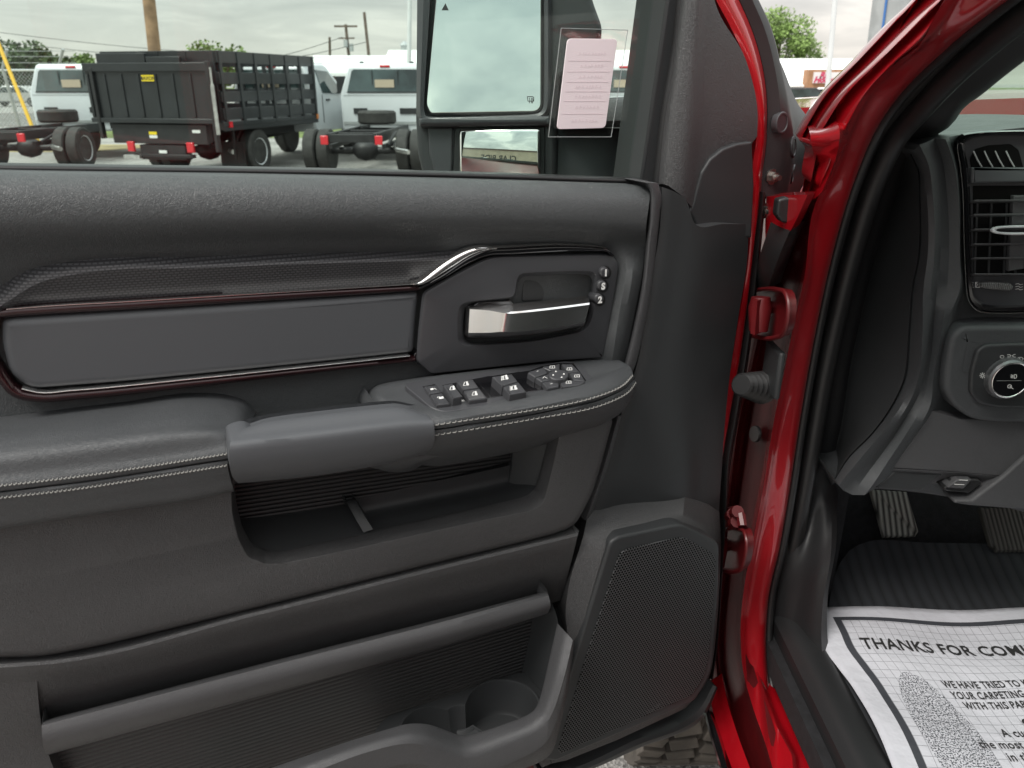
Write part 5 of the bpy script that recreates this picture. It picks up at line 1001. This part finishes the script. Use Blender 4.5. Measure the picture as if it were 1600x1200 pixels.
ptext('A customer is', .140, .250, .022, .0003, sx=.68); ptext('the most important', .098, .273, .022, .0003, sx=.68); ptext('in this business', .124, .296, .022, .0003, sx=.68)
# ================================================================ ground and background
def gplane(name, z, poly, mt, lab=None):
    b = MB(); n = len(poly); P = [Vector((x, y, z)) for x, y in poly]; b.add(P, [tuple(t) for t in tessellate_polygon([P])]); o = b.obj(name, mt, None, smooth=False); o['kind'] = 'structure'; return o
gplane('ground', 0, [(-600, -600), (600, -600), (600, 900), (-600, 900)], M['gravel'])
gplane('grass_strip', .006, [(-60, 25.5), (-3, 26), (30, 27), (30, 30), (-3, 31), (-60, 33)], M['grass'])
gplane('grass_verge', .004, [(-60, 19.5), (-11, 20.5), (-9, 23), (-60, 25)], M['drygrass'])
gplane('grass_field', .010, [(-200, 90), (200, 90), (200, 300), (-200, 300)], M['grass'])
gplane('street', .008, [(-80, 33), (80, 33), (80, 48), (-80, 48)], M['asphalt'])
gplane('dry_lawn', .004, [(-30, -7), (-4, -7), (-2, -11), (-30, -14)], M['drygrass'])
def xat(px, y, z=1.6): zc = y * cp + (CZ - z) * sp_; return (px - 800) / F * zc
# ---- wheels
def wheel(parent, x, y, r=.42, w=.24, dish=1, dual=False, mt=None):
    c = Vector((x, y, r)); t = MB(); t.lathe([(-w * .42, r * .60), (-w / 2, r * .75), (-w * .5, r * .92), (-w * .40, r), (w * .40, r), (w * .5, r * .92), (w / 2, r * .75), (w * .42, r * .60)], c, 'x', 36)
    for g in (-.25, 0, .25): pass
    o = t.obj('wheel', M['tyre'], parent, local=True); o['label'] = 'black road tyre on a steel rim'
    d = MB(); s = 1 if x > 0 else -1
    d.lathe([(s * w * .46, r * .61), (s * w * .40, r * .56), (s * (w * .1 if dish > 0 else w * .3), r * .48), (s * (w * .05 if dual else w * .2), r * .44), (s * (w * .05 if dual else w * .25), r * .2), (s * w * .30, r * .17), (s * w * .32, r * .02)], c, 'x', 36, cap0=False)
    ri = d.obj('rim', M['rim'], o, local=True)
    return o
def bolt_holes(parent, x, y, r, s):
    b = MB()
    for k in range(6): a = k * math.pi / 3; b.lathe([(-.014, .036), (.016, .036)], Vector((x, y + math.cos(a) * r * .33, r + math.sin(a) * r * .33)), 'x', 10)
    b.obj('hub_holes', M['frame'], parent, local=True)
def cab_mesh(parent, ca, high=0):
    y0, y1 = ca, ca + 1.55; zb, zs, zt_ = .86, 1.42, 2.05
    prof = [(y0, zb), (y0, zs), (y0 + .08, zt_ - .06), (y0 + .16, zt_), (y0 + 1.05, zt_ + .01), (y0 + 1.18, zt_ - .04), (y0 + 1.75, 1.40), (y0 + 2.85, 1.30), (y0 + 2.98, 1.1), (y0 + 2.98, .62), (y0 + 2.6, .62), (y0 + 2.45, .95), (y0 + 2.1, 1.0), (y0 + 1.75, .95), (y0 + 1.6, .62), (y0 + .02, .62)]
    b = MB(); V = []; n = len(prof); sec = [(-1.0, 1), (-.94, 0), (.94, 0), (1.0, 1)]
    def half(z): return 1.0 if z <= zs else 1.0 - (z - zs) / (zt_ - zs) * .22
    V = [Vector((s * half(z), y, z)) for s in (-1, 1) for y, z in prof]
    Fc = [(i, (i + 1) % n, n + (i + 1) % n, n + i) for i in range(n)]
    for t in tessellate_polygon([[V[i] for i in range(n)]]): Fc += [tuple(t), tuple(i + n for i in t)]
    cab = b.add(V, Fc).obj('cab', M['whitepaint'], parent, local=True, bevel=.07, sharp=30)
    g = MB(); yw = lambda z: y0 - .006 + max(0, (z - zs)) / (zt_ - zs - .06) * .08
    A = [Vector((-.84, yw(1.47), 1.47)), Vector((.84, yw(1.47), 1.47)), Vector((.73, yw(1.93), 1.89)), Vector((.68, yw(1.95), 1.925)), Vector((-.68, yw(1.95), 1.925)), Vector((-.73, yw(1.93), 1.89))]
    n = len(A); g.add(A + [p + Vector((0, .02, 0)) for p in A], [tuple(range(n)), tuple(range(n, 2 * n))] + [(i, (i + 1) % n, n + (i + 1) % n, n + i) for i in range(n)]); g.obj('rear_window', M['darkglass'], cab, local=True)
    g = MB(); [g.box(xx - .008, xx + .008, yw(1.7) - .012, yw(1.7) + .0, 1.50, 1.90) for xx in (-.28, .28)]; g.box(-.84, .84, y0 - .012, y0 + .012, 1.452, 1.475); g.obj('window_divider', M['plastic2'], cab, local=True)
    g = MB(); g.box(-.22, .20, y0 - .010, y0 - .004, 1.56, 1.72); g.obj('window_patch', M['tan'], cab, local=True)  # tan patch on the middle pane, lighter than the glass
    for s in (-1, 1):
        A = [Vector((s * 1.004, y0 + .50, 1.44)), Vector((s * 1.004, y0 + 1.55, 1.42)), Vector((s * .86, y0 + 1.08, 1.90)), Vector((s * .845, y0 + .52, 1.93))]
        g = MB(); g.add(A + [p + Vector((-s * .02, 0, 0)) for p in A], [(0, 1, 2, 3), (4, 5, 6, 7)] + [(i, (i + 1) % 4, 4 + (i + 1) % 4, 4 + i) for i in range(4)]); g.obj('side_window', M['darkglass'], cab, local=True)
        g = MB(); g.box(s * 1.0 if s > 0 else -1.02, s * 1.02 if s > 0 else -1.0, y0 + .62, y0 + .80, 1.27, 1.31); g.obj('door_handle', M['plastic2'], cab, local=True)
        g = MB(); g.tube([(s * 1.0, y0 + 1.35, 1.45), (s * 1.25, y0 + 1.30, 1.45)], .03); g.box(min(s * 1.16, s * 1.40), max(s * 1.16, s * 1.40), y0 + 1.26, y0 + 1.34, 1.42, 1.80); g.obj('side_mirror', M['plastic2'], cab, local=True, bevel=.02)
        g = MB(); g.box(min(s * .99, s * 1.01), max(s * .99, s * 1.01), y0 + .44, y0 + .455, .8, 1.40); g.box(min(s * .99, s * 1.006), max(s * .99, s * 1.006), y0 + 1.58, y0 + 1.595, .7, 1.38); g.obj('door_seam', M['frame'], cab, local=True)
        g = MB(); g.lathe([(-.02, .47), (.05, .47), (.05, .43), (-.02, .43)], Vector((s * 1.0 - .02, y0 + 2.1, .55)), 'x', 30); g.obj('wheel_arch', M['plastic2'], cab, local=True)
        g = MB(); g.box(min(s * .70, s * .30) if s > 0 else -.72, s * .72 if s > 0 else -.42, y0 - .02, y0 + .01, 1.02, 1.14); g.obj('cab_vent', M['plastic2'], cab, local=True)
        g = MB(); g.lathe([(0, .05), (.03, .045), (.035, .01)], (s * .55, y0 + .3, zt_ + .005), 'z', 14); g.obj('roof_light', M['plastic2'], cab, local=True)
    g = MB(); g.box(-.11, .11, y0 + .06, y0 + .12, 1.965, 2.01); g.obj('brake_light', M['tail'], cab, local=True, bevel=.01)
    g = MB(); g.box(-.96, .96, y0 - .012, y0 + .01, .80, .86); g.box(-.93, .93, y0 - .006, y0 + .01, 1.395, 1.405); g.obj('cab_seam', M['galv'], cab, local=True)
    return cab
def chassis(parent, ca, rear=-1.05, wheels=True):
    f = MB()
    for s in (-1, 1): f.box(s * .43 - .04, s * .43 + .04, rear, ca + 2.6, .62, .80)
    for y in (rear + .03, -.5, .4, 1.3): f.box(-.42, .42, y - .04, y + .04, .64, .78)
    f.obj('chassis_frame', M['frame'], parent, local=True, bevel=.008)
    a = MB(); a.lathe([(-.95, .06), (-.25, .07), (-.16, .16), (.0, .20), (.16, .16), (.25, .07), (.95, .06)], (0, 0, .42), 'x', 20); a.tube([(0, .1, .45), (0, ca + .6, .6)], .05)
    for s in (-1, 1): a.box(s * .50 - .03, s * .50 + .03, -.7, .7, .50, .58)
    a.tube([(.55, -.55, .56), (.55, .3, .75)], .03); a.obj('rear_axle', M['frame'], parent, local=True)
    for s in (-1, 1):
        o = wheel(parent, s * 1.04, 0, .41, .23, 1, True); bolt_holes(o, s * 1.05, 0, .41, s); wheel(parent, s * .77, 0, .41, .23)
        o = wheel(parent, s * .90, ca + 2.1, .41, .24, -1)
        t = MB(); t.box(s * .50 - .07, s * .50 + .07, rear - .05, rear, .60, .76); t.obj('tail_light', M['tail'], parent, local=True, bevel=.015)
    e = MB(); e.tube([(.5, .5, .55), (.62, -.2, .5), (.72, -.45, .46), (.95, -.62, .44)], .045); e.obj('exhaust_pipe', M['alu'], parent, local=True)
def chassis_truck(px, y, th_, lab, ca=2.15, spare=True):
    t = empty('chassis_cab_truck', (xat(px, y, .4), y, 0), -R(th_), lab, 'truck', 'white cab and chassis trucks'); chassis(t, ca); cab_mesh(t, ca)
    if spare:
        s = MB(); s.lathe([(-.12, .25), (-.13, .36), (-.09, .40), (.09, .40), (.13, .36), (.12, .25)], (-.05, ca - .75, .98), 'z', 34); s.obj('spare_tyre', M['tyre'], t, local=True)
    return t
chassis_truck(47, 16.4, -1, 'white cab and bare chassis truck with a spare tyre, left of the black stake truck')
chassis_truck(572, 15.7, 3, 'white cab and bare chassis truck between the stake truck and the towing mirror')
chassis_truck(980, 16.6, 4, 'white cab and chassis truck seen just right of the pink card', spare=False)
# ---- stake bed truck with lift gate
sx_, sy_ = xat(350, 15.75, .4), 15.75
st_ = empty('stake_truck', (sx_ - .35, sy_ + .15, 0), -R(14), 'black stake bed truck with raised lift gate and white cab', 'truck')
chassis(st_, 2.6, rear=-1.0); cab_mesh(st_, 2.6)
x0, x1, y0, y1 = -1.2, 1.2, -1.15, 2.42
b = MB(); b.box(x0, x1, y0, y1, .92, 1.0); b.box(x0, x1, y0 - .04, y0, .86, 1.02)
for s in (x0 + .02, x1 - .06): b.box(s, s + .05, y0, y1, .84, .94)
b.obj('bed', M['stake'], st_, local=True, bevel=.01)
def stakes(nm, fixed, horiz, z0=1.0, z1=2.18):
    b = MB(); along = horiz
    if along == 'y':
        for i in range(7): yy = y0 + .06 + i * (y1 - y0 - .16) / 6; b.box(fixed - .035, fixed + .035, yy, yy + .08, z0 - .06, z1)
        for z in (z0 + .03, z0 + .33, z0 + .63, z0 + .98): b.box(fixed - .02, fixed + .02, y0 + .02, y1 - .02, z, z + (.20 if z != z0 + .33 else .18))
    else:
        for i in range(5): xx = x0 + .05 + i * (x1 - x0 - .18) / 4; b.box(xx, xx + .07, fixed - .035, fixed + .035, z0 - .04, z1)
        for z in (z0 + .03, z0 + .33, z0 + .63, z0 + .98): b.box(x0 + .04, x1 - .04, fixed - .02, fixed + .02, z, z + .20)
    return b.obj(nm, M['stake'], st_, local=True, bevel=.006)
stakes('stake_side', x1 - .03, 'y'); stakes('stake_side', x0 + .03, 'y'); stakes('headboard', y1 - .03, 'x'); stakes('rear_rack', y0 + .03, 'x')
b = MB(); b.box(-1.36, 1.18, y0 - .24, y0 - .18, 1.05, 1.92)
for i in range(8): xx = -1.36 + .03 + i * .350; b.box(xx, xx + .045, y0 - .262, y0 - .24, 1.08, 1.80)
b.box(-1.36, 1.18, y0 - .29, y0 - .17, 1.84, 1.98); b.box(-1.36, 1.18, y0 - .29, y0 - .15, .98, 1.06)
gt = b.obj('lift_gate', M['stake'], st_, local=True, bevel=.008)
b = MB(); b.box(-1.10, -.10, y0 - .20, y0 - .14, 1.98, 2.14); b.box(-.08, .6, y0 - .20, y0 - .14, 1.98, 2.08); b.obj('gate_flap', M['stake'], gt, local=True, bevel=.006)
b = MB(); b.box(-.17, .08, y0 - .272, y0 - .262, 1.68, 1.78); b.obj('gate_plate', M['yellowp'], gt, local=True)
Vt, Ft = textmesh('MAXON', .085, .003, 'CENTER'); Mx = Matrix.Translation((-.045, y0 - .274, 1.70)) @ Matrix.Rotation(R(90), 4, 'X'); mk('plate_lettering', [Mx @ v for v in Vt], Ft, M['ink'], gt, smooth=False, local=True, uv=False)
b = MB()
b.prism([(y0 - .22, .62), (y0 - .22, .96), (y0 - .04, .98), (y0 - .04, .66)], -1.02, .95); b.box(-.5, .45, y0 - .20, y0 - .02, .34, .60)
b.box(-.62, .62, y0 - .24, y0 - .14, .38, .44); b.obj('gate_housing', M['frame'], st_, local=True, bevel=.01)
b = MB(); b.box(1.14, 1.20, y0 - .30, y0 - .20, .5, 2.0); b.obj('gate_rail', M['frame'], st_, local=True, bevel=.008)
b = MB(); b.box(-1.22, -1.16, y0 - .30, y0 - .20, .7, 1.9); b.obj('gate_rail', M['frame'], st_, local=True, bevel=.008)
b = MB(); b.tube([(1.22, y0 - .27, 1.62), (1.22, y0 - .27, .80)], .035); b.tube([(1.22, y0 - .27, 1.9), (1.22, y0 - .27, 1.62)], .02); b.obj('hydraulic_ram', M['alu'], st_, local=True)
for xx in (-.62, .62):
    b = MB(); b.box(xx - .07, xx + .07, y0 - .30, y0 - .24, .48, .66); b.obj('tail_light', M['tail'], st_, local=True, bevel=.015)
b = MB(); b.box(-.80, -.46, y0 - .30, y0 - .16, .36, .42); b.obj('gate_step', M['alu'], st_, local=True)
for (xx, zz_, mm) in ((-.15, .78, 'yellowp'), (-.15, .72, 'white'), (.75, .82, 'white'), (.0, .46, 'white')):
    b = MB(); b.box(xx - .08, xx + .08, y0 - .232, y0 - .222, zz_, zz_ + .05); b.obj('decal', M[mm], st_, local=True)
b = MB(); b.box(1.19, 1.215, y0 + .12, y0 + .22, .90, 1.0); b.obj('marker_light', M['tail'], st_, local=True); b = MB(); b.box(1.19, 1.215, y1 - .10, y1 - .02, .92, 1.02); b.obj('marker_light', M['amber'], st_, local=True)
b = MB(); b.box(1.02, 1.06, -.72, -.68, .3, .85); b.box(.62, 1.14, -.55, -.53, .12, .62); b.obj('mud_flap', M['rubber'], st_, local=True)
# ---- poles
def pole(name, pxb, pxt, y, ztop, r, mt, lab, cat, z0=0, taper=.8, tip_dy=0):
    a = Vector((xat(pxb, y, z0), y, z0)); b_ = Vector((xat(pxt, y, ztop), y + tip_dy, ztop)); n = 8
    b = MB(); b.add(*tubev([a.lerp(b_, i / n) for i in range(n + 1)], [r * (1 - (1 - taper) * i / n) for i in range(n + 1)], 14)); o = b.obj(name, mt, None); return tag(o, lab, cat), a, b_
def zpy(py, y): d = ray(800, py); return CZ + d.z / d.y * y
pole('utility_pole', 258, 226, 22, zpy(-60, 22), .17, M['wood'], 'thick tan wooden utility pole standing behind the black stake truck', 'utility pole', taper=.88)
p_, a_, tp_ = pole('utility_pole', 552, 540, 95, zpy(38, 95), .2, M['oldwood'], 'distant utility pole with crossarm and transformer', 'utility pole')
b = MB(); b.box(tp_.x - 1.3, tp_.x + 1.3, tp_.y - .06, tp_.y + .06, tp_.z - .3, tp_.z - .1); b.box(tp_.x - .9, tp_.x + .9, tp_.y - .06, tp_.y + .06, tp_.z - 1.5, tp_.z - 1.35); b.obj('crossarm', M['oldwood'], p_)
for dx, dz in ((.5, -2.4), (-.1, -2.0), (.45, -3.6)): b = MB(); b.lathe([(0, .25), (.8, .25)], (tp_.x + dx, tp_.y - .2, tp_.z + dz - .4), 'z', 12); b.obj('transformer', M['galv'], p_)
pole('utility_pole', 584, 569, 80, zpy(19, 80), .17, M['oldwood'], 'plain distant wooden pole right of the crossarm pole', 'utility pole')
pole('utility_pole', 517, 515, 110, zpy(58, 110), .2, M['oldwood'], 'small short distant pole left of the crossarm pole', 'utility pole')
pole('lamp_post', 1284, 1308, 19, zpy(-40, 19), .065, M['whitepole'], 'slim pale lamp post in front of the brick shop', 'lamp post', taper=.85)
o, a_, b__ = pole('sign_column', 1356, 1402, 14, zpy(-60, 14), .30, M['galv'], 'broad grey steel column beside the red windshield pillar', 'column', taper=1)
b = MB(); ox = Vector((-.20, -.24, 0)); b.tube([a_ + ox, b__ + ox], .02); b.obj('blue_stripe', M['bluepaint'], o)
pole('flag_pole', 638, 641, 40, zpy(-60, 40), .12, M['whitepole'], 'white pole beside the left edge of the towing mirror', 'pole', taper=.8)
a_ = Vector((xat(62, 20, .2), 20, .2)); b__ = Vector((xat(-20, 21, 3.2), 21, 3.2)); b = MB(); b.tube([a_, a_.lerp(b__, .5), b__], .045); tag(b.obj('guy_guard', M['yellow'], None), 'slanting yellow guy wire guard by the chain link fence', 'wire guard')
for i, (xa, ya, xb, yb, yy, nm) in enumerate(((-40, 43, 560, 92, 60, 'upper'), (-40, 58, 520, 99, 60, 'lower'))):
    P = [Vector((xat(xa + (xb - xa) * k / 12, yy), yy, zpy(ya + (yb - ya) * k / 12 + 10 * math.sin(math.pi * k / 12), yy))) for k in range(13)]; b = MB(); b.tube(P, .02, 5)
    tag(b.obj('power_line', M['frame'], None), nm + ' of the two thin power lines crossing the sky at left', 'power line')
for i, (xa, ya, xb, yb, nm) in enumerate(((400, 97, 540, 58, 'steeper overhead wire rising to the crossarm pole'), (400, 99, 575, 66, 'flatter overhead wire passing the crossarm pole'))):
    P = [Vector((xat(xa + (xb - xa) * k / 10, 85), 85, zpy(ya + (yb - ya) * k / 10 + 3 * math.sin(math.pi * k / 10), 85))) for k in range(11)]; b = MB(); b.tube(P, .03, 5); tag(b.obj('power_line', M['frame'], None), nm, 'power line')
# ---- chain link fence
fy = 23.5; fx0, fx1 = xat(-60, fy), xat(128, fy)
fe = empty('chain_link_fence', ((fx0 + fx1) / 2, fy, 0), 0, 'galvanised chain link fence with barbed wire arms behind the left truck', 'fence')
ztop = zpy(110, fy)
b = MB(); b.tube([(fx0, fy, ztop), (fx1, fy, ztop)], .035); b.obj('top_rail', M['galv'], fe)
for px in (10, 96): x_ = xat(px, fy); b = MB(); b.tube([(x_ + .15, fy, 0), (x_, fy, ztop + .05), (x_ + .3, fy - .1, ztop + .55)], .045); b.obj('post', M['galv'], fe)
b = MB(); s_ = .11; H = ztop; Wd = fx1 - fx0
k = -int(H / s_)
while k * s_ < Wd:
    for sg in (1, -1):
        xa = k * s_; xb = xa + H
        lo, hi = max(0, xa), min(Wd, xb)
        if hi > lo:
            za, zb_ = (lo - xa), (hi - xa)
            if sg < 0: za, zb_ = H - za, H - zb_
            b.tube([(fx0 + lo, fy, za), (fx0 + hi, fy, zb_)], .006, 3)
    k += 1
b.obj('wire_mesh', M['galv'], fe)
for dz in (.2, .36, .5): b = MB(); b.tube([(fx0, fy - .05, ztop + dz), (fx1, fy - .05, ztop + dz)], .01, 4); b.obj('barbed_wire', M['galv'], fe)
# ---- far cars
def car(name, x, y, rz, mt, lab, cat='car', suv=False, z0=0, s=1):
    t = empty(name, (x, y, z0), rz, lab, cat)
    h = 1.45 if not suv else 1.75
    prof = [(-2.2, .35), (-2.25, .75), (-2.0, .95), (-1.5, 1.0), (-.9, h), (.5, h), (1.15, .98), (2.0, .85), (2.25, .65), (2.25, .35)]
    b = MB(); b.prism([(a * s, z * s) for a, z in prof], -.88 * s, .88 * s); bd = b.obj('body', mt, t, local=True, bevel=.06)
    for sd in (-1, 1):
        b = MB(); b.prism([(-1.35, 1.0), (-.85, h - .07), (.45, h - .07), (1.0, .98)], sd * .885, sd * .89); b.obj('side_window', M['darkglass'], bd, local=True)
        for yy in (-1.4, 1.4): wheel(t, sd * .80, yy, .33, .2, -1)
    return t
car('parked_car', xat(22, 62), 62, R(95), M['silver'], 'silver saloon parked beyond the chain link fence'); car('parked_car', xat(118, 60), 60, R(80), M['navy'], 'dark blue car half hidden behind the white cab at left')
car('parked_car', xat(1296, 40), 40, R(70), M['silver'], 'light car parked in front of the brick shop'); car('parked_car', xat(1242, 38), 38, R(75), M['frame'], 'dark car at the edge of the black door end, before the shop')
# ---- buildings
def bldg_box(x0, x1, y0, y1, z0, z1, b): return b.box(x0, x1, y0, y1, z0, z1)
Y = 70; X = lambda px: xat(px, Y, 2.5); Z = lambda py: zpy(py, Y)
bA = empty('warehouse', (X(560), Y, 0), 0, 'long low building with a white metal roof behind the stake truck', 'building')
b = MB(); b.prism([(Y - 1, Z(119)), (Y - 1, Z(119) + .25), (Y + 6, Z(83)), (Y + 22, Z(83)), (Y + 22, Z(119))], X(465), X(600)); b.obj('roof', M['roofw'], bA)
b = MB(); b.box(X(472), X(600), Y, Y + 20, 0, Z(121)); b.obj('wall', M['tan'], bA); b = MB(); b.box(X(474), X(600), Y - .8, Y - .1, Z(126), Z(120)); b.obj('eave', M['brown'], bA)
for px in (520, 540): b = MB(); b.box(X(px), X(px + 3), Y - .2, Y - .02, 0, Z(126)); b.obj('post', M['brick'], bA)
bB = empty('store_building', (X(900), Y + 3, 0), 0, 'wide store under a high white roof spanning behind the mirror', 'building')
b = MB(); b.prism([(Y - 1, Z(128)), (Y - 1, Z(126)), (Y + 7, Z(73)), (Y + 25, Z(73)), (Y + 25, Z(128))], X(590), X(1140)); b.obj('roof', M['roofw'], bB)
b = MB(); b.box(X(600), X(1130), Y, Y + 20, 0, Z(130)); b.obj('wall', M['tan'], bB); b = MB(); b.lathe([(0, .35), (.5, .35), (.55, .5), (.9, .1)], (X(615), Y + 8, Z(73) - .1), 'z', 12); b.obj('roof_vent', M['galv'], bB)
Y = 66
bC = empty('shop', (X(1285), Y, 0), 0, 'orange brick shop front with a red and white sign under a long white roof', 'shop')
b = MB(); b.prism([(Y - .5, Z(136)), (Y - .5, Z(134)), (Y + 6, Z(88)), (Y + 20, Z(88)), (Y + 20, Z(136))], X(1170), X(1500)); b.obj('roof', M['roofw'], bC)
b = MB(); b.box(X(1175), X(1500), Y, Y + 18, 0, Z(135)); b.obj('wall', M['brown'], bC)  # dark brown puts the shade below the eave into the wall colour
b = MB(); b.box(X(1256), X(1310), Y - 1.2, Y, Z(131), Z(109)); b.box(X(1256), X(1262), Y - 1.2, Y, 0, Z(131)); b.box(X(1303), X(1309), Y - 1.2, Y, 0, Z(131)); b.box(X(1262), X(1303), Y - 1.2, Y, Z(143), Z(131)); b.obj('brick_front', M['brick'], bC)
b = MB(); b.box(X(1263), X(1305), Y - 1.35, Y - 1.2, Z(130), Z(113)); sg = b.obj('sign', M['sign'], bC)
for (body_, zz0) in (('Rib', Z(122)), ('House', Z(129))):
    Vt, Ft = textmesh(body_, .62, .03, 'CENTER', shear=.3); Mx = Matrix.Translation(((X(1263) + X(1296)) / 2, Y - 1.38, zz0)) @ Matrix.Rotation(R(90), 4, 'X'); mk('sign_lettering', [Mx @ v for v in Vt], Ft, M['signred'], sg, smooth=False, uv=False)
b = MB(); b.box(X(1265), X(1284), Y - .6, Y - .5, 0, Z(143)); b.obj('window', M['darkglass'], bC)
# ---- trees
def tree(x, y, h, r, mt, lab, seed, n=2600, leaf=.32, flat=.8):
    rg = random.Random(seed); t = empty('tree', (x, y, 0), 0, lab, 'tree'); b = MB(); tr = [Vector((0, 0, 0)), Vector((.1, 0, h * .25)), Vector((0, .1, h * .5)), Vector((.05, 0, h * .8))]; b.add(*tubev(tr, [h * .035, h * .028, h * .02, h * .006], 8))
    cl = []
    for i in range(16):
        a = rg.random() * 6.28; rr = r * math.sqrt(rg.random()) * .75; z = h * (.38 + .5 * rg.random()); rr *= 1 - .5 * abs(z / h - .55); c = Vector((math.cos(a) * rr, math.sin(a) * rr, z)); cl.append((c, r * (.22 + .22 * rg.random())))
        s = Vector((0, 0, h * (.25 + .2 * rg.random()))); b.add(*tubev([s, s.lerp(c, .5) + Vector((0, 0, h * .03)), c], [h * .012, h * .008, h * .003], 5))
    b.obj('trunk', M['bark'], t, local=True)
    lf = MB()
    for i in range(n):
        c, cr_ = cl[rg.randrange(16)]; d = Vector((rg.gauss(0, 1), rg.gauss(0, 1), rg.gauss(0, 1))).normalized() * cr_ * (.45 + .6 * rg.random()); d.z *= flat; p = c + d
        u = Vector((rg.gauss(0, 1), rg.gauss(0, 1), rg.gauss(0, 1))).normalized(); v = u.orthogonal().normalized(); l = leaf * (.6 + .8 * rg.random())
        lf.add([p - u * l / 2, p + v * l * .35, p + u * l / 2, p - v * l * .35], [(0, 1, 2, 3)])
    lf.obj('crown', mt, t, local=True, smooth=False); return t
tree(xat(28, 75), 75, zpy(70, 75), 4.2, M['leaf'], 'dark round tree behind the fence at far left', 1, leaf=.4); tree(xat(75, 85), 85, zpy(86, 85), 3.6, M['leaf'], 'low dark tree just left of the white cab roof', 2, 1500, .5)
tree(xat(112, 90), 90, zpy(86, 90), 3.0, M['leaf2'], 'small olive tree peeping over the white cab', 3, 1200, .5); tree(xat(345, 60), 60, zpy(66, 60), 2.6, M['leaf2'], 'pale green tree top above the stake rack', 4, 1800, .3)
tree(xat(258, 95), 95, zpy(84, 95), 2.6, M['leaf'], 'small dark tree beside the thick wooden pole', 5, 900, .5); tree(xat(1212, 92), 92, zpy(19, 92), 5.6, M['leaf3'], 'fresh green tree above the white roof at right', 6, 6500, .34)
# ---- things behind the camera that the mirrors reflect
b5 = empty('outlet_store', (-20, -42, 0), R(-28), 'beige store with large dark lettering, reflected in the lower mirror', 'building'); b = MB(); b.box(-17, 17, 0, 9, 0, 6.0); b.obj('wall', M['tan'], b5, local=True); b = MB(); b.box(-17.3, 17.3, -.3, 9.3, 6.0, 6.4); b.obj('roof', M['brown'], b5, local=True)
Vt, Ft = textmesh('CLAR BIDE', 2.6, .06, 'CENTER'); mk('wall_lettering', [Vector((-v.x, 9.06, v.y + 2.6)) for v in Vt], Ft, M['ink'], b5, smooth=False, local=True, uv=False)
pk2 = empty('pickup_truck', (-3.6, -8.5, 0), R(78), 'white pickup truck parked behind, reflected in the lower mirror', 'pickup truck'); chassis(pk2, 1.5, -1.2); cab_mesh(pk2, 1.5)
b = MB(); b.prism([(-1.3, .6), (-1.3, 1.42), (1.45, 1.42), (1.45, .6), (.55, .6), (.42, .9), (-.42, .9), (-.55, .6)], -1.0, 1.0); b.obj('bed', M['whitepaint'], pk2, local=True, bevel=.03)
ym = empty('loader', (-9.5, -26, 0), R(30), 'yellow loader machine beyond the reflected white pickup', 'loader'); b = MB(); b.box(-1.6, 1.6, -.9, .9, .7, 1.7); b.obj('body', M['yellow'], ym, local=True, bevel=.1)
b = MB(); b.prism([(-.7, 1.7), (-.6, 2.8), (.6, 2.8), (.7, 1.7)], -.2, 1.2); b.obj('cabin', M['darkglass'], ym, local=True, bevel=.05)
b = MB(); b.tube([(-1.5, .6, 1.2), (-2.6, .6, 1.5), (-3.2, .6, .5)], .12); b.prism([(-1, .1), (-1, .9), (1, .9), (1, .1)], -3.7, -3.1); b.obj('bucket', M['yellow'], ym, local=True)
for sx in (-1, 1):
    for sy in (-1, 1): b = MB(); b.lathe([(-.2, .6), (.2, .6)], (sx * 1.1, sy * 1.0, .6), 'y', 24); b.obj('wheel', M['tyre'], ym, local=True)
